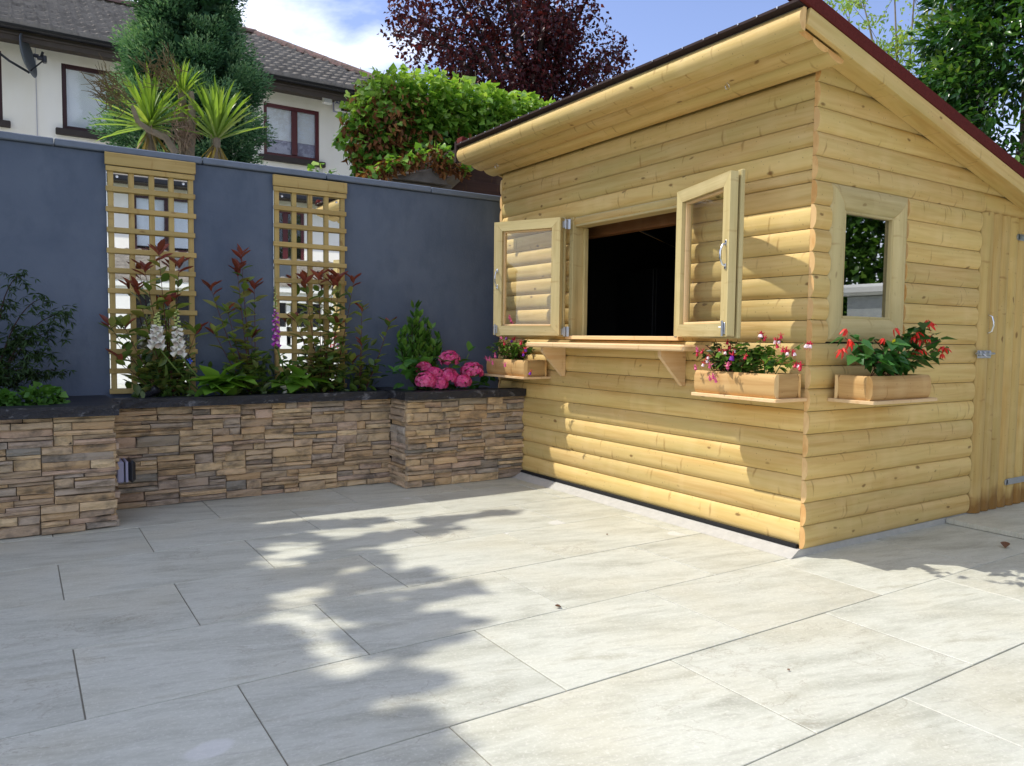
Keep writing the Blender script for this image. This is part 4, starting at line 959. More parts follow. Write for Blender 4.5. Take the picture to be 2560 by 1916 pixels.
for q, rr, lab in (((105, 985), .125, 'round mound of scalloped green leaves with a yellow bud beside the slate ledge'), ((5, 1000), .08, 'small mound of scalloped leaves under the maple')):
    p = aty(q[0], q[1], 5.23); b = Vector((p.x, 5.25, .70)); t = thing('geranium', b, lab, 'plant'); n_ = int(260*rr/.12)
    P, d = sphere_pts(n_, b+Vector((0, 0, .03)), rr, .25, (1, .75, .85)); k = P[:, 2] > .70; P, d = P[k], d[k]
    cloud_obj('foliage', [cloud(P, d*.5+np.array((0, -.3, -.2))+rng.normal(0, .3, P.shape), rng.uniform(.035, .055, len(P)), T_heart(.55), .5)], L_GERA, t, b)['kind'] = 'stuff'
# bay cone
t = thing('bay_shrub', (2.72, 5.6, .70), 'cone shaped green bay shrub standing behind the hydrangea', 'shrub'); mb = MB()
for q in ((1040, 772), (1036, 790), (1048, 795), (1030, 812), (1058, 810), (1042, 820), (1025, 840), (1065, 845), (1010, 835), (1075, 825), (1095, 850), (1000, 845), (1050, 840), (1085, 865), (1015, 865), (1040, 870), (1070, 880), (1100, 880), (1000, 885)):
    e_ = aty(q[0], q[1], 5.56+random.uniform(-.06, .08)); b0 = Vector((2.74, 5.6, .69)); pts = bez(b0, Vector((e_.x*.8+b0.x*.2, 5.58, (b0.z+e_.z)/2)), e_, 8); mb.tube([p-WL[t.name] for p in pts], .003, 5)
    for k in range(30):
        i = random.randint(2, 8); a = random.uniform(0, 6.28); leaf_o(ME_BY, t, pts[i]+Vector(rng.normal(0, .008, 3)), (math.cos(a)*.6, math.sin(a)*.5-.1, 1.0), random.uniform(.06, .09), jit=.5)
obj('stems', mb.mesh('stems', 40), M_BARKD, t, WL[t.name])
# hydrangea
t = thing('hydrangea', (2.95, 5.42, .70), 'hydrangea with large bright pink mophead flowers in the square planter', 'hydrangea')
def mophead(c, r):
    n_ = 190; d = rng.normal(0, 1, (n_, 3)); d /= np.linalg.norm(d, axis=1, keepdims=True); d = d[(d[:, 2] > -.45)]; n_ = len(d)
    parts = []; X, Y, Z = frames(d, .8); P = np.array(c)+d*np.array((r, r*.9, r*.82))*rng.uniform(.86, 1.08, (n_, 1)); v0 = rng.random(n_)
    for k in range(4):
        a = k*math.pi/2; D = X*math.cos(a)+Z*math.sin(a)+d*.28
        tv, tf = T_diam(.52, .06, .55); S = rng.uniform(.015, .023, n_)[:, None, None]; D /= np.linalg.norm(D, axis=1, keepdims=True); XX = np.cross(D, d); XX /= np.linalg.norm(XX, axis=1, keepdims=True); ZZ = np.cross(XX, D)
        V = P[:, None]+S*(tv[None, :, :1]*XX[:, None]+tv[None, :, 1:2]*D[:, None]+tv[None, :, 2:]*ZZ[:, None]); parts.append((V.reshape(-1, 3), (tf[None]+(np.arange(n_)*4)[:, None, None]).reshape(-1, 3), np.repeat(v0, 4)))
    cloud_obj('flower_head', parts, P_PINK, t, Vector(c))
    mb = MB(); mb.lathe([(0, r*.7), (r*.6, r*.45), (r*.8, 0), (r*.5, -r*.4), (0, -r*.5)], 8, c); mb.tube([Vector(c)-Vector((0, 0, r*.3)), Vector((c[0]*.7+2.95*.3, 5.45, .70))], .005, 5); mb.v = [tuple(Vector(v)-WL[t.name]) for v in mb.v]; obj('flower_stalk', mb.mesh('flower_stalk', 40), M_STEMG, t, WL[t.name])
for (x, y, r, Y) in ((1124, 899, .082, 5.45), (1060, 922, .06, 5.45), (1086, 936, .068, 5.37), (1122, 942, .076, 5.34), (1180, 930, .092, 5.37), (1064, 953, .078, 5.29), (1100, 961, .06, 5.28), (1157, 955, .065, 5.29)):
    mophead(aty(x, y, Y), r)
for q in ((1172, 880), (1025, 900), (1015, 920), (1000, 935), (1040, 905), (1010, 905), (1005, 960), (1200, 955), (1215, 965), (1195, 970), (1140, 970), (1050, 905), (1025, 930), (985, 930), (1225, 950), (1170, 970), (1110, 905), (1080, 975), (1130, 920), (1150, 905), (1040, 940), (1020, 975)):
    for k in range(3):
        e_ = aty(q[0], q[1], 5.42+random.uniform(-.1, .06)); a = random.uniform(0, 6.28); leaf_o(ME_HY, t, e_, (math.cos(a), math.sin(a)*.6-.4, random.uniform(-.3, .7)), random.uniform(.075, .11), jit=.3)
mb = MB()
for q in ((1172, 885), (1020, 910), (1205, 960), (1005, 935)): mb.tube([aty(*q, 5.42)-WL[t.name], Vector((2.95, 5.44, .69))-WL[t.name]], .004, 5)
obj('stems', mb.mesh('stems'), M_STEMG, t, WL[t.name])
# small things in the beds
p = aty(712, 968, 5.60); t = thing('ornament', (p.x, 5.60, .705), 'small white garden ornament half hidden under the foxglove leaves', 'ornament')
mb = MB(); mb.lathe([(0, .0), (.026, 0), (.03, .012), (.018, .022), (.016, .05), (.034, .062), (.036, .078), (0, .08)], 12); obj('body', mb.mesh('body', 40), M_WHITE, t, (p.x, 5.60, .705))
p = aty(378, 968, 5.60); t = thing('spotlight', (p.x, 5.62, .705), 'black ribbed garden spotlight lying between the shrub stems', 'spotlight')
rm = Matrix.Rotation(R(50), 3, 'Y') @ Matrix.Rotation(R(20), 3, 'X'); mb = MB(); mb.lathe([(0, -.05), (.022, -.05)]+[(r_, -.05+.012*i) for i in range(6) for r_ in (.026, .022)]+[(.03, .03), (.03, .05), (.02, .048), (0, .045)], 14, (0, 0, .045), mat=rm); mb.tube([(0, 0, .045), (0, 0, 0)], .006, 6)
obj('housing', mb.mesh('housing', 30), M_PVCK, t, (p.x, 5.60, .705))
t = thing('outdoor_socket', (.47, 5.2, .31), 'grey weatherproof socket box with dark lid on the planter side', 'socket')
boxo('back_box', (.487, 5.10, .245), (.527, 5.27, .375), M_PVCG, t, .008); boxo('seal', (.5275, 5.104, .248), (.534, 5.266, .372), M_PVCK, t, .003); boxo('lid_rim', (.5345, 5.102, .246), (.55, 5.268, .374), M_PVCG, t, .004); boxo('lid', (.5505, 5.098, .240), (.592, 5.272, .378), M_PVCK, t, .018)

# ================================================================== FALLEN LEAVES AND CRUMBS ON THE PAVING
ME_DL = tmesh(T_oval(.4, .25, -.3)); ME_DL.materials.append(M_DEAD)
for q, s_, lab in (((2513, 1371), .06, 'curled dark fallen leaf on the paving in front of the door'), ((1404, 1518), .03, 'small curled dead leaf lying on a joint in the sunlit paving'), ((1503, 1252), .022, 'tiny dead leaf beside the concrete kerb'), ((1517, 1338), .015, 'speck of dead leaf on sunlit paving near the hatch'), ((1975, 1677), .012, 'tiny dark leaf crumb in the middle of a bright tile')):
    p = atz(*q, .004); o = obj('fallen_leaf', ME_DL, None, None, p, (random.uniform(-.2, .2), random.uniform(-.2, .2), random.uniform(0, 6))); o.scale = (s_,)*3; tag(o, lab, 'leaf')

# ================================================================== NEIGHBOUR'S HOUSE BEHIND THE WALL
hs = thing('house', (0, 14, -.08), 'cream rendered two storey house with brown windows and tiled hip roof behind the blue wall', 'house')
HY = 13.0
def wall_with_holes(x0, x1, z0, z1, y, holes, mat, parent, th=.25, name='wall', facing=-1):
    xs_ = sorted({x0, x1, *[h[0] for h in holes], *[h[1] for h in holes]}); zs_ = sorted({z0, z1, *[h[2] for h in holes], *[h[3] for h in holes]})
    mb = MB(); ya, yb = (y, y+th) if facing < 0 else (y-th, y)
    inh = lambda cx, cz: any(h[0] < cx < h[1] and h[2] < cz < h[3] for h in holes)
    for a, b_ in zip(xs_[:-1], xs_[1:]):
        for c_, d_ in zip(zs_[:-1], zs_[1:]):
            if inh((a+b_)/2, (c_+d_)/2): continue
            yf = y
            mb.add([(a, yf, c_), (b_, yf, c_), (b_, yf, d_), (a, yf, d_)], [(0, 1, 2, 3) if facing < 0 else (3, 2, 1, 0)])
    yb_ = y+th*(-facing)
    for h in holes:
        a, b_, c_, d_ = h; P_ = [(a, c_), (b_, c_), (b_, d_), (a, d_)]
        for i in range(4):
            p, q = P_[i], P_[(i+1) % 4]; mb.add([(p[0], y, p[1]), (q[0], y, q[1]), (q[0], yb_, q[1]), (p[0], yb_, p[1])], [(0, 1, 2, 3), (3, 2, 1, 0)][:1])
    me_ = mb.mesh(name); me_.transform(Matrix.Translation(-WL[parent.name])); return obj(name, me_, mat, parent, WL[parent.name])
wins = [(.63, 1.48, 4.09, 5.03), (3.50, 4.44, 4.12, 4.98), (-1.6, -.09, 4.09, 5.05)]
wall_with_holes(-7, 6.15, -.08, 5.36, HY, wins, M_CREAM, hs)
mb = MB(); mb.add([(6.15, HY, -.08), (6.15, HY+5.4, -.08), (6.15, HY+5.4, 5.36), (6.15, HY, 5.36)], [(0, 1, 2, 3)]); me_ = mb.mesh('gable'); me_.transform(Matrix.Translation(-WL[hs.name])); obj('wall', me_, M_CREAM, hs, WL[hs.name])
def house_window(parent, x0, x1, z0, z1, y, mull, fmat, fc=-1, fw=.06, blind=1.0, sill=True, low=False):
    s_ = fc; w_ = obj('window', None, None, parent, ((x0+x1)/2, y, z0)); yy = y-s_*.07
    def fb(nm, lo, hi, mat, b=.006): boxo(nm, (lo[0], min(lo[1], hi[1]), lo[2]), (hi[0], max(lo[1], hi[1]), hi[2]), mat, w_, b)
    ya, yb = yy, yy+s_*.05
    fb('frame', (x0, ya, z0), (x0+fw, yb, z1), fmat); fb('frame', (x1-fw, ya, z0), (x1, yb, z1), fmat); fb('frame', (x0+fw, ya, z0), (x1-fw, yb, z0+fw), fmat); fb('frame', (x0+fw, ya, z1-fw), (x1-fw, yb, z1), fmat)
    e = [x0+fw]
    for mx in mull:
        fb('mullion', (mx-fw*.8, ya, z0+fw), (mx+fw*.8, yb+s_*.008, z1-fw), fmat); e += [mx-fw*.8, mx+fw*.8]
    e.append(x1-fw)
    for a, b_ in zip(e[::2], e[1::2]):
        fb('pane', (a, yy+s_*.022, z0+fw), (b_, yy+s_*.028, z1-fw), M_GLASS, 0)
        if blind > 0: fb('blind', (a-.01, yy-s_*.03, z1-fw-(z1-z0-2*fw)*blind), (b_+.01, yy-s_*.022, z1-fw+.01), M_BLIND, 0)
    if low: fb('lower_backing', (x0+.02, yy-s_*.034, z0+.02), (x1-.02, yy-s_*.031, z1-.02), M_PVCG, 0)  # blue-grey sheet behind the panes, visible below the blind
    fb('room', (x0, y-s_*.24, z0), (x1, y-s_*.23, z1), M_BLACK if blind < .99 else M_BLIND, 0)
    if sill: fb('sill', (x0-.09, y+s_*.07, z0-.09), (x1+.09, y-s_*.06, z0), M_SILL, .01)
house_window(hs, *wins[0], HY, [1.37], M_BROWND, blind=1.0); house_window(hs, *wins[1], HY, [4.02], M_BROWN, blind=.68, low=True); house_window(hs, *wins[2], HY, [-.8], M_BROWND, blind=1.0)
boxo('soffit', (-7.2, 12.58, 5.17), (6.5, 13.02, 5.19), M_FASC, hs, 0); boxo('fascia_board', (-7.2, 12.60, 5.10), (6.5, 12.62, 5.30), M_FASC, hs, 0)
mb = MB(); n_ = 10
gp = [(12.545+.055*math.cos(math.pi+math.pi*i/n_), 5.285+.065*math.sin(math.pi+math.pi*i/n_)) for i in range(n_+1)]
vs = [(-7.2, y, z) for y, z in gp]+[(6.5, y, z) for y, z in gp]; mb.add(vs, [(i, i+1, n_+2+i, n_+1+i) for i in range(n_)]); me_ = mb.mesh('gutter', 40); me_.transform(Matrix.Translation(-WL[hs.name])); obj('gutter', me_, M_GUT, hs, WL[hs.name])
boxo('cable', (.313, 12.99, 3.0), (.318, 12.999, 5.17), M_PVCG, hs, 0)
rf = obj('roof', None, None, hs, (0, 15.5, 5.3))
def tile_field(name, x0, x1, ye, ze, run, pitch, up, parent, mat, clip=None, wave=.15, gauge=.30, sgn=1):
    """courses of double-roman tiles; up = +1 if the roof rises towards +Y"""
    parts = []; nc = int(run/gauge)+1; sa = math.cos(math.atan(pitch)); ns = int((x1-x0)/(wave/8)); xs_ = np.linspace(x0, x1, ns)
    ph = (xs_/wave) % 1.0; hw = np.where(ph < .45, np.sin(ph/.45*np.pi)*.030, 0.0)
    V = []; F = []; k = 0
    for c_ in range(nc):
        r0, r1 = c_*gauge, min((c_+1)*gauge+.03, run); mx = clip(r0) if clip else 1e9; sel = xs_ <= mx
        if sel.sum() < 3: break
        xx, hh = xs_[sel], hw[sel]; n1 = len(xx); rows = []
        jit = rng.normal(0, .003, n1//16+2).repeat(16)[:n1]
        for rr, lift in ((r0, -.02), (r0, .06), (r1, .004)):
            dy = rr*sa; dz = rr*sa*pitch
            rows.append(np.stack([xx, np.full(n1, ye)+up*dy-up*(0 if rr == r0 else 0), ze+dz+lift+(hh if lift > .01 else hh*(.5 if lift > 0 else 0))+jit], 1))
        for row in rows: V.append(row)
        i = np.arange(n1-1)
        for a, b_ in ((0, 1), (1, 2)):
            A, B = k+a*n1+i, k+b_*n1+i; F += [np.stack([A, A+1, B+1], 1), np.stack([A, B+1, B], 1)]
        k += 3*n1
    V = np.concatenate(V)-np.array(WL[parent.name]); o = obj(name, np_mesh(name, V, np.concatenate(F)), mat, parent, WL[parent.name]); o['kind'] = 'stuff'; return o
PT = .55; RUN = 3.0*math.hypot(1, PT)
tile_field('roof_tiles', -7.2, 6.5, 12.5, 5.30, RUN, PT, 1, rf, M_ROOF, clip=lambda r: 6.5-r*math.cos(math.atan(PT))*.84)
mb = MB(); mb.add([(6.5, 12.5, 5.29), (6.5, 18.5, 5.29), (4.0, 15.5, 6.94), (-7.2, 15.5, 6.94), (-7.2, 18.5, 5.29), (-7.2, 12.5, 5.29)], [(0, 1, 2), (1, 4, 3, 2), (0, 2, 3, 5)]); me_ = mb.mesh('underlay'); me_.transform(Matrix.Translation(-WL[rf.name]-Vector((0, 0, .05)))); obj('underlay', me_, M_ROOF, rf, WL[rf.name])
def ridge_run(a, b):
    a, b = Vector(a), Vector(b); n_ = int((b-a).length/.42)
    for i in range(n_):
        p, q = a.lerp(b, i/n_), a.lerp(b, (i+1.06)/n_); d = (q-p); mb = MB(); x_ = d.normalized(); y_ = Vector((0, 0, 1)).cross(x_).normalized(); z_ = x_.cross(y_)
        pr_ = [(.15*math.cos(t_), .11*math.sin(t_)-.02) for t_ in [math.pi*k/8 for k in range(9)]]
        vs = [y_*u+z_*v+Vector((0, 0, .004*(i % 2))) for u, v in pr_]+[d+y_*u*1.04+z_*v*1.04 for u, v in pr_]; mb.add(vs, [(k, k+1, 10+k, 9+k) for k in range(8)])
        obj('ridge_tile', mb.mesh('ridge_tile', 50), M_RIDGE, rf, p)
ridge_run((-7.2, 15.5, 6.96), (4.0, 15.5, 6.96)); ridge_run((4.0, 15.5, 6.96), (6.5, 12.5, 5.33))
# wall-mounted things on the house
t = thing('satellite_dish', (-.02, 12.9, 4.75), 'grey satellite dish on a bent arm fixed to the cream house wall', 'satellite dish')
rm = Matrix.Rotation(R(-20), 3, 'Z') @ Matrix.Rotation(R(78), 3, 'Y'); cdish = aty(60, 141, 12.62)
mb = MB(); mb.lathe([(0, 0)]+[(.26*i/6, .06*(i/6)**2) for i in range(1, 7)], 24, mat=Matrix.Scale(1, 3)); mb.lathe([(.26, .06), (.265, .052), (.17, .01), (0, -.012)], 24)
mb.v = [tuple(rm @ Vector((v[0]*1.1, v[1]*.9, v[2]))) for v in mb.v]; obj('dish', mb.mesh('dish', 40), M_DISH, t, cdish)
mb = MB(); mb.tube([Vector((-.15, 12.98, 4.93))-cdish, Vector((-.1, 12.75, 4.93))-cdish, Vector((.0, 12.66, 4.83))-cdish, Vector((.06, 0, -.21))], .016, 6); mb.tube([(.04, 0, -.22), (.22, -.05, -.03)], .010, 6); obj('arm', mb.mesh('arm', 40), M_PVCK, t, cdish)
mb = MB(); mb.box((.20, -.04, .0), (.10, .05, .05), .01); mb.box((.24, -.05, -.01), (.05, .09, .09), .01); mb.tube([(.17, -.04, .02), (.11, -.03, .03)], .026, 8); mb.tube([(.2, -.05, .02), (.22, -.08, .08)], .018, 6); obj('receiver', mb.mesh('receiver'), M_PVCK, t, cdish)
p = aty(814, 253, 12.9); t = thing('security_lamp', p, 'white floodlight under the eaves of the cream house', 'lamp')
boxo('housing', (p.x-.08, 12.78, p.z-.07), (p.x+.08, 12.86, p.z+.07), M_WHITE, t, .01); boxo('lens', (p.x-.065, 12.772, p.z-.055), (p.x+.065, 12.779, p.z+.03), M_BLIND, t, 0); boxo('bracket', (p.x-.02, 12.861, p.z+.02), (p.x+.02, 12.999, p.z+.06), M_WHITE, t, 0)
p = aty(860, 264, 12.9); t = thing('alarm_box', p, 'white alarm bell box with blue lettering on the cream house wall', 'alarm box')
boxo('cover', (p.x-.16, 12.88, p.z-.11), (p.x+.16, 12.96, p.z+.11), M_WHITE, t, .02); boxo('back_plate', (p.x-.17, 12.965, p.z-.12), (p.x+.17, 12.998, p.z+.12), M_PVCG, t, .01); boxo('strobe', (p.x-.06, 12.86, p.z-.105), (p.x+.07, 12.9, p.z-.06), M_PVCK, t, .01)
cu = bpy.data.curves.new('lettering', 'FONT'); cu.body = 'ACTION'; cu.size = .085; cu.align_x = 'CENTER'; cu.extrude = .002
to = bpy.data.objects.new('tmp', cu); col.objects.link(to); dg = bpy.context.evaluated_depsgraph_get(); me_ = bpy.data.meshes.new_from_object(to.evaluated_get(dg)); bpy.data.objects.remove(to); me_.materials.clear()
obj('lettering', me_, plain('blue_print', '2a3f8a', .5), t, (p.x, 12.877, p.z-.005), (R(90), 0, 0))

# ================================================================== TREES AND SHRUBS BEYOND THE WALL
def branchy(mb, base, tips, r0, r1, org, sag=.25, n=8):
    out = []
    for e_ in tips:
        b0 = Vector(base); e_ = Vector(e_); mid = Vector((b0.x*.6+e_.x*.4, b0.y*.6+e_.y*.4, b0.z*.35+e_.z*.65)); pts = bez(b0, mid, e_, n)
        mb.tube([p-Vector(org) for p in pts], [r0+(r1-r0)*i/n for i in range(n+1)], 6); out.append(pts)
    return out
# conifer
t = thing('conifer', (1.52, 8.6, -.08), 'broad dense blue green conifer in front of the cream house', 'conifer')
mb = MB(); mb.tube([(0, 0, 0), (.02, 0, 3), (0, .05, 6.3)], [.16, .12, .03], 8); obj('trunk', mb.mesh('trunk', 40), M_BARKD, t, WL[t.name])
sil = [(2.2, .36), (2.7, .48), (3.1, .60), (3.5, .60), (3.9, .44), (4.2, .36), (4.6, .32), (5.2, .28), (5.8, .2), (6.7, .05)]
parts = []
for i in range(90):
    z = random.uniform(1.9, 6.2); rad = np.interp(z, [q[0] for q in sil], [q[1] for q in sil])*.62; a = random.uniform(0, 6.28); c_ = np.array((1.56+rad*math.cos(a)*.8, 8.6+rad*math.sin(a)*.8, z)); P, d = sphere_pts(220, c_, .26, .5); parts.append(cloud(P, d+rng.normal(0, .4, P.shape), rng.uniform(.08, .14, 220), T_diam(.34, .1), .9, vals=np.clip(rng.normal(.08, .08, 220), 0, 1)))
for i in range(430):
    z = random.uniform(1.9, 6.6); rad = np.interp(z, [q[0] for q in sil], [q[1] for q in sil]); a = random.uniform(0, 6.28)
    if math.sin(a) > .6: continue
    rr = rad*random.uniform(.72, 1.06); c_ = np.array((1.56+rr*math.cos(a), 8.6+rr*math.sin(a), z)); br = random.uniform(.10, .21); n_ = int(430*(br/.15)**2)
    ax_ = np.array((math.cos(a)*.8, math.sin(a)*.8, .55)); P, d = sphere_pts(n_, c_, br, .3, (1, 1, .75)); P += ax_*rng.random((n_, 1))*br*.9
    D = d*.8+ax_*.8+rng.normal(0, .3, P.shape); hv = (d @ np.array((-.35, -.2, .9)))*.5+.5  # sunlight put into the leaf colour: lighter on each clump's upper left
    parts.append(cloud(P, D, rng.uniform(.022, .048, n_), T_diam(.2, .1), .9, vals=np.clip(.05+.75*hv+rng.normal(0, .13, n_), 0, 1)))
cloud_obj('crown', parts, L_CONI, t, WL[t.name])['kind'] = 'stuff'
# cordyline: three rosettes
ME_SW = tmesh(T_sword()); ME_SW.materials.append(O_CORD); ME_SWY = tmesh(T_sword()); ME_SWY.materials.append(O_CORDY)
t = thing('cordyline', (1.2, 6.75, -.08), 'cordyline with three spiky green rosettes and dead flower heads above the blue wall', 'cordyline')
ctr = [(aty(455, 228, 6.7), .27, 46), (aty(541, 338, 6.6), .44, 70), (aty(375, 305, 6.65), .43, 80)]
mb = MB()
for (p, L, n_), b0 in zip(ctr, ((1.17, 6.75, -.08), (1.35, 6.72, -.08), (1.05, 6.75, -.08))):
    b0 = Vector(b0); pts = [b0, b0.lerp(p, .5)+Vector((.03, .02, 0)), Vector(p)-Vector((.0, 0, .15)), Vector(p)]; mb.tube([q-WL[t.name] for q in pts], [.07, .05, .034, .03], 8)
    for k in range(n_):
        u_ = k/n_; a = k*2.4; el = math.radians(88-(62 if L < .3 or p.x > 1.3 else 100)*u_**1.1)
        leaf_o(ME_SW, t, Vector(p)+Vector((0, 0, -.05*u_)), (math.cos(a)*math.cos(el), math.sin(a)*math.cos(el), math.sin(el)), L*random.uniform(.82, 1.08), jit=.15)
    for k in range(14):
        a = k*2.4; leaf_o(ME_SWY, t, Vector(p)-Vector((0, 0, .06)), (math.cos(a)*.6, math.sin(a)*.6, -random.uniform(.3, 1.4)), L*random.uniform(.5, .9), jit=.3)
q1, q2, q3 = aty(478, 230, 6.62), aty(480, 270, 6.62), aty(475, 395, 6.65); mb.tube([q3-WL[t.name], aty(478, 330, 6.62)-WL[t.name], q2-WL[t.name], q1-WL[t.name]], [.035, .032, .028, .02], 8)
s0 = [aty(*q, 6.5)-WL[t.name] for q in ((440, 385), (415, 345), (372, 325), (345, 305), (330, 265))]; mb.tube(s0, [.03, .028, .024, .02, .016], 8)
obj('trunk', mb.mesh('trunk', 40), M_BARK, t, WL[t.name])
for nm, (cx, cy), rr, n_, dirv, mt in (('dead_flower_head', (290, 235), .17, 420, (-.7, 0, .5), L_IVYD), ('dead_flower_head', (415, 195), .17, 380, (-.5, 0, .7), L_IVYD), ('dead_flower_head', (455, 320), .15, 420, (0, 0, -.6), None)):
    c_ = aty(cx, cy, 6.5); mb = MB()
    for k in range(n_//3):
        d_ = Vector(rng.normal(0, .55, 3))+Vector(dirv); d_.normalize(); s_ = c_+Vector(rng.normal(0, rr*.35, 3)); e_ = s_+d_*random.uniform(.07, .16); mb.tube([s_-WL[t.name], (s_+e_)/2+Vector(rng.normal(0, .012, 3))-WL[t.name], e_-WL[t.name]], [.0035, .003, .0015], 3, cap=False)
    obj(nm, mb.mesh(nm), plain('dead_stalk', '6a5a3a' if mt else '8a7460', .8, 0, .3, 20), t, WL[t.name])['kind'] = 'stuff'
# copper plum tree
t = thing('plum_tree', (7.0, 10.2, -.08), 'dark purple leaved plum tree rising above the ivy and cabin roof', 'tree')
mb = MB(); trunk = [(0, 0, 0), (.05, 0, 2.4), (-.02, .0, 4.2)]; mb.tube(trunk, [.17, .14, .11], 8)
tipsP = [(4.5, 10, 5.6), (4.9, 10.3, 6.6), (5.6, 9.8, 7.4), (6.3, 10.4, 8.0), (7.0, 10, 8.2), (7.6, 10.3, 7.6), (8.2, 10, 6.8), (8.6, 10.2, 5.9), (5.4, 10.6, 6.0), (6.6, 9.4, 6.4), (7.4, 9.6, 6.2), (6.0, 11, 7.0), (7.8, 11, 7), (5.2, 9.5, 5.2), (8.3, 9.8, 5.3)]
tipsP = [(6.75+(q[0]-6.75)*.84, q[1], q[2]) for q in tipsP]
brs = branchy(mb, (6.98, 10.2, 3.9), tipsP, .07, .012, WL[t.name])
parts = []
for pts in brs:
    for k in range(15):
        c_ = np.array(pts[random.randint(3, 8)])+rng.normal(0, .36, 3); n_ = 78; P, d = sphere_pts(n_, c_, random.uniform(.2, .42), .6)
        parts.append(cloud(P, d*.5+rng.normal(0, .6, P.shape)+np.array((0, 0, -.35)), rng.uniform(.06, .10, n_), T_diam(.32, .12), .8))
for (x, y) in ((1010, 35), (990, 80), (1020, 110), (1060, 60), (1490, 40), (1480, 90), (1530, 165), (1500, 180), (1460, 20), (1040, 20), (1110, 150), (1480, 210), (1440, 200)):
    c_ = np.array(aty(x, y, 10.0)); n_ = 40; P, d = sphere_pts(n_, c_, .22, .5, (1.4, 1, .7)); parts.append(cloud(P, rng.normal(0, .6, P.shape)+np.array((0, 0, -.3)), rng.uniform(.06, .1, n_), T_diam(.32, .12), .8)); mb.tube([Vector(c_)-WL[t.name], Vector(c_).lerp(Vector((6.9, 10.1, 5.4)), .5)-WL[t.name]-Vector((0, 0, .05))], [.006, .014], 4)
obj('trunk', mb.mesh('trunk', 40), M_BARKD, t, WL[t.name]); cloud_obj('crown', parts, L_PLUM, t, WL[t.name])['kind'] = 'stuff'
# ivy on the old boundary behind
t = thing('ivy', (3.5, 7.1, 2.0), 'sunlit green ivy mound with a patch of dead brown leaves above the blue wall', 'ivy')
pg, pd = [], []
IV = [(870, 330, .24), (880, 260, .24), (900, 390, .24), (935, 215, .26), (945, 300, .28), (950, 380, .25), (990, 190, .24), (1010, 260, .3), (1020, 330, .28), (1060, 200, .25), (1090, 270, .3), (1100, 340, .26), (1130, 205, .22), (1160, 270, .28), (1170, 330, .24), (1200, 225, .22), (1240, 260, .24), (1230, 320, .22), (1290, 240, .2), (1310, 275, .2), (1340, 265, .16), (1270, 300, .2), (1000, 400, .2), (1060, 390, .2), (890, 430, .18), (1360, 255, .14)]
for x, y, rr in IV:
    c_ = np.array(aty(x+(34 if x < 920 else 12), y*.78+88, 7.15)); n_ = int(340*(rr/.25)**2); P, d = sphere_pts(n_, c_, rr, .3, (1, 1.1, 1)); D = d*.7+np.array((-.1, -.3, -.35))+rng.normal(0, .35, P.shape); S = rng.uniform(.05, .098, n_)
    br = math.exp(-((x-930)**2/60**2+(y-300)**2/75**2))+.8*math.exp(-((x-1040)**2/50**2+(y-350)**2/35**2))+.6*math.exp(-((x-900)**2/30**2+(y-400)**2/40**2)); dead = rng.random(n_) < min(br, .85)
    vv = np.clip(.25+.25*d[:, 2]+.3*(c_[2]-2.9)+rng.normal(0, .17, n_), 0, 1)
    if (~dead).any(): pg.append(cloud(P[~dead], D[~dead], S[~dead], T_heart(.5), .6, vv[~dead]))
    if dead.any(): pd.append(cloud(P[dead], D[dead]*.6+np.array((0, 0, -.6)), S[dead]*.9, T_oval(.28, .25, .5), .8))
for k in range(70):                                    # sprigs that break the outline
    x = random.uniform(880, 1350); yt = np.interp(x, [870, 935, 990, 1130, 1200, 1290, 1350], [235, 185, 165, 178, 205, 232, 262]); a_ = aty(x, yt+66, 7.1+random.uniform(-.15, .15)); L_ = random.uniform(.08, .26); n_ = 7
    P = np.array(a_)+np.linspace(0, 1, n_)[:, None]*np.array((random.uniform(-.1, .1), random.uniform(-.05, .05), L_)); pg.append(cloud(P, rng.normal(0, .6, P.shape)+np.array((0, -.3, .1)), rng.uniform(.04, .075, n_), T_heart(.45), .6, np.clip(rng.normal(.75, .15, n_), 0, 1)))
for (x, y, rr) in ((955, 428, .1), (985, 418, .09), (1015, 408, .08), (1105, 418, .1), (1130, 402, .12), (1150, 428, .08), (930, 440, .1), (1045, 398, .08), (1090, 385, .12)):
    n_ = 60; P, d = sphere_pts(n_, np.array(aty(x, y, 6.5)), rr, .5, (1.3, .8, .8)); pd.append(cloud(P, rng.normal(0, .6, P.shape)+np.array((0, 0, -.5)), rng.uniform(.04, .075, n_), T_oval(.28, .25, .5), .8)); k_ = 14; pg.append(cloud(P[:k_]+np.array((0, -.05, .03)), rng.normal(0, .6, (k_, 3)), rng.uniform(.05, .08, k_), T_heart(.5), .6, rng.uniform(.1, .6, k_)))
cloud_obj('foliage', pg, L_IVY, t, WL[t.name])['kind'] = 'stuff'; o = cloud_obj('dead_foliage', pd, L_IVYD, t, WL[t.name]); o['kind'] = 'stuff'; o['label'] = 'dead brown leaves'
mb = MB()
for k in range(26):
    a = aty(random.uniform(1040, 1140), random.uniform(385, 415), 6.75); e_ = a+Vector((random.uniform(-.3, .35), random.uniform(-.1, .1), random.uniform(-.15, .12))); mb.tube([q-WL[t.name] for q in bez(a, (a+e_)/2+Vector(rng.normal(0, .07, 3)), e_, 6)], random.uniform(.004, .013), 5)
for k in range(30):
    a = aty(random.uniform(900, 1200), random.uniform(215, 250), 7.1); mb.tube([a-WL[t.name], a+Vector((random.uniform(-.05, .05), 0, random.uniform(.08, .22)))-WL[t.name]], .003, 4)
for k in range(10):
    a = aty(random.uniform(860, 1340), random.uniform(260, 400), 7.3); mb.tube([a-WL[t.name], Vector((a.x, 7.4, 1.9))-WL[t.name]], .012, 5)
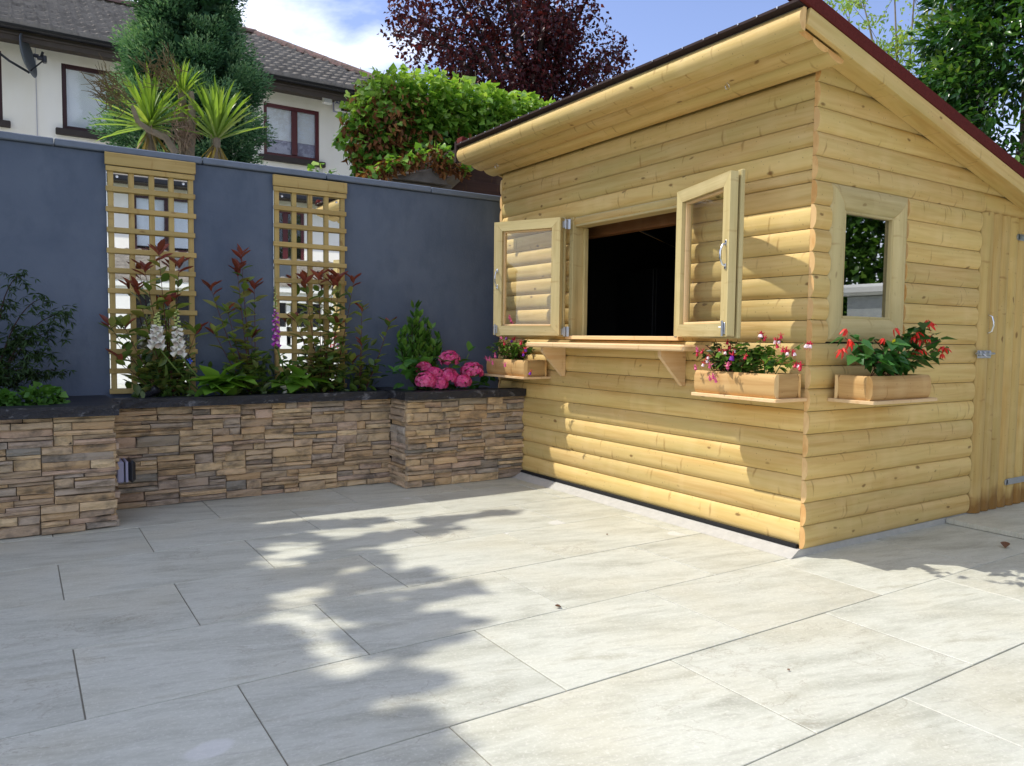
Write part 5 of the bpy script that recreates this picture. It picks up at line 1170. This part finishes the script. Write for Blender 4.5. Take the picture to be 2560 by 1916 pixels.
obj('stems', mb.mesh('stems'), M_BARK, t, WL[t.name])
t = thing('creeper', (2.0, 6.1, 2.2), 'few pale creeper leaves peeping over the blue coping below the house window', 'creeper')
P = np.array([aty(x, y, 6.12) for x, y in ((780, 425), (790, 430), (800, 420), (812, 432), (822, 428), (835, 425), (848, 438), (775, 435), (805, 412), (826, 436), (790, 415), (768, 428))]); n_ = len(P)
cloud_obj('foliage', [cloud(P, rng.normal(0, .6, P.shape)+np.array((0, -.3, .2)), rng.uniform(.04, .07, n_), T_heart(.5), .5)], L_IVY, t, WL[t.name]); mb = MB()
for q in P[::2]: mb.tube([Vector(q)-WL[t.name], Vector((q[0], 6.13, 2.0))-WL[t.name]], .0025, 4)
obj('stems', mb.mesh('stems'), M_STEMG, t, WL[t.name])
# old rendered pillar, block and small brown shed under the ivy
t = thing('old_pillar', (3.2, 6.75, -.08), 'weathered grey boundary pillar with a worn coping under the ivy', 'pillar')
a, b = aty(975, 455, 6.7), aty(1068, 470, 6.7); boxo('shaft', (2.95, 6.62, -.08), (3.44, 7.0, 2.60), M_OLDR, t, .01)
mb = MB(); mb.add([(2.88, 6.56, 2.601), (3.50, 6.56, 2.601), (3.50, 7.05, 2.601), (2.88, 7.05, 2.601), (2.93, 6.6, 2.66), (3.45, 6.6, 2.76), (3.45, 7.0, 2.76), (2.93, 7.0, 2.66)], [(3, 2, 1, 0), (0, 1, 5, 4), (1, 2, 6, 5), (2, 3, 7, 6), (3, 0, 4, 7), (4, 5, 6, 7)]); me_ = mb.mesh('cap'); me_.transform(Matrix.Translation(-WL[t.name])); obj('cap', me_, M_OLDR, t, WL[t.name])
boxo('block', (3.445, 6.66, -.08), (3.60, 6.9, 2.63), M_OLDR, t, .008)
t = thing('old_shed', (4.3, 7.0, -.08), 'dark brown weatherboarded shed gable behind the blue wall end', 'shed')
ga, gb = aty(1100, 478, 6.72), aty(1200, 392, 6.72)
for i in range(11):
    z = 1.9+.125*i; xl = ga.x+max(0, (z-ga.z))*(gb.x-ga.x)/(gb.z-ga.z)
    mb = MB(); mb.box((0, 0, 0), (5.2-xl, .02, .13), .002, mat=Matrix.Rotation(R(6), 3, 'X')); obj('board', mb.mesh('board'), W_DRK, t, ((xl+5.2)/2, 6.75, z))
boxo('wall', (3.66, 6.80, -.08), (5.2, 8.4, 2.45), W_DRK, t, 0)
boxo('gable_panel', (ga.x+.75, 6.80, 2.46), (5.2, 8.3, 3.3), W_DRK, t, 0)
mb = MB(); a, b = ga-(gb-ga)*.1, gb+(gb-ga)*.9; a.y = b.y = 6.70; d = (b-a); mb.box((0, 0, 0), (d.length, .03, .10), .003); obj('barge_board', mb.mesh('barge_board'), W_GREY, t, (a+b)/2, axes(d.normalized(), Vector((-d.z, 0, d.x)).normalized()))
# laurel on the right and airy tree beyond it
t = thing('laurel_tree', (9.6, 4.2, -.08), 'large glossy evergreen tree behind the cabin roof', 'tree')
mb = MB(); mb.tube([(0, 0, 0), (0, 0, 3.5)], [.16, .1], 8); tl = [(8.8, 5.2, 3.2), (9.0, 4.8, 5), (9.4, 4.2, 6), (9.3, 3.4, 5.5), (8.8, 3.2, 3.8), (8.7, 4.4, 3.0), (9.5, 2.9, 3.2), (9.8, 5.0, 4.4)]; branchy(mb, (9.6, 4.2, 1.2), tl, .06, .012, WL[t.name]); obj('trunk', mb.mesh('trunk', 40), M_BARK, t, WL[t.name])
parts = []
for i in range(520):
    d_ = rng.normal(0, 1, 3); d_ /= np.linalg.norm(d_); c_ = np.array((9.6, 4.05, 3.5))+d_*np.array((1.1, 1.45, 2.5))*random.uniform(.6, 1.0)
    if c_[0] > 10.1 or c_[2] < 1.6: continue
    n_ = 75; P, d = sphere_pts(n_, c_, random.uniform(.2, .36), .4); D = d*.6+d_*.4+np.array((-.15, -.1, -.25))+rng.normal(0, .35, P.shape)
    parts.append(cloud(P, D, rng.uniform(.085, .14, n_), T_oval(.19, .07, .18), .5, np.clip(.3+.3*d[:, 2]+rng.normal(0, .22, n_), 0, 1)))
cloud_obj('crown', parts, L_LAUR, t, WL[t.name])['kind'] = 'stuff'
t = thing('ash_tree', (13.0, 7.6, -.08), 'airy pale green tree with thin bare twigs behind the evergreen', 'tree'); mb = MB(); mb.tube([(0, 0, 0), (0, .05, 3.5)], [.16, .1], 8); parts = []
tl = [(12.6, 8.2, 7.0), (12.8, 7.9, 5.2), (12.5, 8.6, 7.2), (12.4, 9.2, 5.0), (12.6, 8.9, 6.5), (12.8, 8.5, 7.6), (13, 8.0, 8.2), (13, 7.5, 8.0), (13, 7.2, 6.8), (13, 6.9, 5.6), (12.6, 8.4, 5.6), (12.8, 7.7, 6.4), (12.7, 8.9, 5.8), (13.2, 7.0, 7.4), (12.4, 8.0, 4.8)]
for pts in branchy(mb, (13, 7.65, 3.0), tl, .035, .006, WL[t.name]):
    for k in range(16):
        p0 = np.array(pts[random.randint(2, 8)]); c_ = p0+rng.normal(0, .33, 3); n_ = 46; P, d = sphere_pts(n_, c_, .22, .6); parts.append(cloud(P, rng.normal(0, .6, P.shape)+np.array((0, 0, -.4)), rng.uniform(.06, .10, n_), T_diam(.26, .1), .8)); mb.tube([Vector(p0)-WL[t.name], Vector(c_)-WL[t.name]], [.006, .003], 4)
obj('trunk', mb.mesh('trunk', 40), M_BARK, t, WL[t.name]); cloud_obj('crown', parts, L_AIRY, t, WL[t.name])['kind'] = 'stuff'
# tall tree standing left of the frame, whose shade falls across the paving
t = thing('shade_tree', (-3.4, 7.6, -.08), 'tall leafy tree behind the far end of the blue wall shading the paving', 'tree'); mb = MB(); mb.tube([(0, 0, 0), (.05, -.1, 3.6)], [.2, .15], 8); parts = []
def gz(gx, gy, z): return (gx-.5*z, gy+.45*z, z)          # the point at height z whose shadow falls on the ground at gx, gy
clumps = [(1.1, 2.64, .26, .10, 6.4), (1.3, 2.7, .16, .05, 6.4), (1.12, 3.02, .2, .10, 6.2), (1.32, 3.32, .26, .08, 6.0), (.78, 1.95, .18, .10, 6.9), (.9, 2.28, .2, .05, 6.7), (1.3, 3.72, .3, .09, 5.8), (1.75, 4.02, .32, .06, 5.5), (2.25, 4.22, .35, .035, 5.3), (1.0, 3.55, .18, .10, 5.9), (1.45, 3.98, .2, .05, 5.6), (.6, 1.6, .2, .12, 7.1), (.62, 3.9, .2, .12, 5.6), (.66, 3.35, .14, .1, 6.0), (.66, 2.85, .12, .12, 6.3), (.62, 2.35, .14, .1, 6.6), (1.05, 4.3, .3, .06, 5.4), (1.5, 3.0, .14, .03, 6.1), (.85, 4.45, .3, .12, 5.3), (1.3, 4.5, .25, .07, 5.3), (1.62, 4.42, .2, .05, 5.3), (.66, 1.72, .2, .08, 7.1), (.55, 1.35, .25, .12, 7.3), (.75, 4.15, .25, .12, 5.5)]
tl = [gz(c[0], c[1], c[4]) for c in clumps]+[gz(-.4, 1.6, 7.4), gz(-.2, 2.6, 6.6), gz(.2, 3.4, 6.0), gz(0, 4.4, 5.2), gz(-.6, 3.4, 6.2), gz(-.3, .9, 7.8)]
allp = branchy(mb, (-3.35, 7.5, 3.4), tl, .06, .008, WL[t.name])
for (gx, gy, rx, ry, z) in clumps:                        # leafy sprays fanning outwards
    for f_ in range(5):
        an = random.uniform(-.35, .2); L_ = rx*random.uniform(.7, 1.35); n_ = 46; u_ = rng.random(n_)-.35
        X_ = gx+u_*L_*1.5*math.cos(an)+rng.normal(0, .02, n_); Y_ = gy+(f_-2)*ry*.55+u_*L_*1.5*math.sin(an)+rng.normal(0, 1, n_)*ry*.28*(1.05-u_); Z_ = z+rng.normal(0, .12, n_)
        P = np.stack([X_-.5*Z_, Y_+.45*Z_, Z_], 1); parts.append(cloud(P, np.array((.9, -.1, -.1))+rng.normal(0, .25, P.shape), rng.uniform(.09, .15, n_), T_diam(.34, .1), .35))
for k in range(900):                                       # the solid heart of the crown
    gy = random.uniform(.5, 4.9); gx = random.uniform(-1.6, .52 if gy < 3.2 else .52+.28*(gy-3.2)); z = random.uniform(5.2, 8.0); c_ = np.array(gz(gx, gy, z)); n_ = 60
    P, d = sphere_pts(n_, c_, .28, .6); parts.append(cloud(P, d+rng.normal(0, .5, P.shape), rng.uniform(.1, .18, n_), T_diam(.36, .1), .6))
obj('trunk', mb.mesh('trunk', 40), M_BARK, t, WL[t.name]); cloud_obj('crown', parts, L_SHADE, t, WL[t.name])['kind'] = 'stuff'

# ================================================================== WHAT THE MIRRORS AND THE SIDE WINDOW REFLECT
hb = thing('home', (5, -10.7, -.08), 'cream two storey house with tiled lean-to, seen in the trellis mirrors', 'house')
w2 = [(2.62, 4.35, 3.30, 4.78), (6.15, 7.15, 3.25, 4.75)]
wall_with_holes(-1, 11, -.08, 5.2, -10.7, w2, M_CREAM, hb, facing=1)
house_window(hb, *w2[0], -10.7, [3.45], M_BROWND, fc=1, blind=.95, fw=.09); house_window(hb, *w2[1], -10.7, [6.6], M_BROWN, fc=1, blind=0, fw=.09)
boxo('soffit', (-1.2, -10.72, 5.0), (11.2, -10.2, 5.03), M_FASC, hb, 0); boxo('gutter', (-1.2, -10.2, 4.98), (11.2, -10.08, 5.12), M_GUT, hb, .02)
mb = MB(); mb.add([(-1.3, -10.1, 5.08), (11.3, -10.1, 5.08), (11.3, -14, 7.2), (-1.3, -14, 7.2)], [(0, 1, 2, 3)]); me_ = mb.mesh('roof'); me_.transform(Matrix.Translation(-WL[hb.name])); obj('roof', me_, M_ROOF, hb, WL[hb.name])
ext = obj('extension', None, None, hb, (5, -8.5, 0)); w3 = [(2.2, 3.9, .05, 2.05), (4.9, 6.6, .9, 1.95)]
wall_with_holes(1.6, 9.5, -.08, 2.25, -7.52, w3, M_WHITE, ext, facing=1, name='extension_wall')
for a in w3:
    boxo('dark_opening', (a[0], -7.72, a[2]), (a[1], -7.70, a[3]), M_BLKGL, ext, 0); boxo('door_post', ((a[0]+a[1])/2-.05, -7.69, a[2]), ((a[0]+a[1])/2+.05, -7.62, a[3]), M_WHITE, ext, 0); boxo('white_panel', (a[0], -7.69, a[2]), (a[1], -7.62, a[2]+.45), M_WHITE, ext, 0)
boxo('fascia_board', (1.4, -7.45, 2.2), (9.7, -7.42, 2.36), M_WHITE, ext, 0)
tile_field('lean_to_tiles', 1.4, 9.7, -7.4, 2.36, 3.38*math.hypot(1, .28), .28, -1, ext, M_ROOF, wave=.3, gauge=.34)
for xr in (3.3, 5.2):
    boxo('roof_window', (xr, -9.3, 2.62), (xr+.8, -8.2, 3.02), M_DISH, ext, .02)
# low rendered wall with pillar and hedge on the right-hand boundary
t = thing('boundary_wall', (7.3, 0, -.08), 'grey rendered boundary wall with a white capped pillar reflected in the side window', 'wall')
boxo('wall', (7.2, -6, -.08), (7.4, 9.5, 1.16), M_GREYR, t, .01); boxo('wall_cap', (7.14, -6, 1.161), (7.46, 9.5, 1.22), M_WHITE, t, .01)
boxo('pillar', (6.98, .46, -.08), (7.62, 1.16, 1.60), M_GREYR, t, .012); boxo('pillar_cap', (6.9, .38, 1.601), (7.7, 1.24, 1.71), M_WHITE, t, .03)
t = thing('hedge', (8.6, -.5, -.08), 'tall leafy green hedge growing behind the grey boundary wall', 'hedge'); parts = []
for i in range(620):
    c_ = np.array((random.uniform(7.75, 8.7), random.uniform(-3.5, 2.0), random.uniform(.4, 4.6))); n_ = 55; P, d = sphere_pts(n_, c_, random.uniform(.2, .34), .4); parts.append(cloud(P, d*.6+np.array((-.4, .1, -.2))+rng.normal(0, .35, P.shape), rng.uniform(.07, .12, n_), T_heart(.42), .5))
cloud_obj('foliage', parts, L_HEDG, t, WL[t.name])['kind'] = 'stuff'; mb = MB()
for y in np.arange(-4, 2, .8): mb.tube([(.0, y+.5, 0), (.05, y+.55, 3.6)], [.05, .02], 6)
obj('stems', mb.mesh('stems'), M_BARKD, t, WL[t.name])
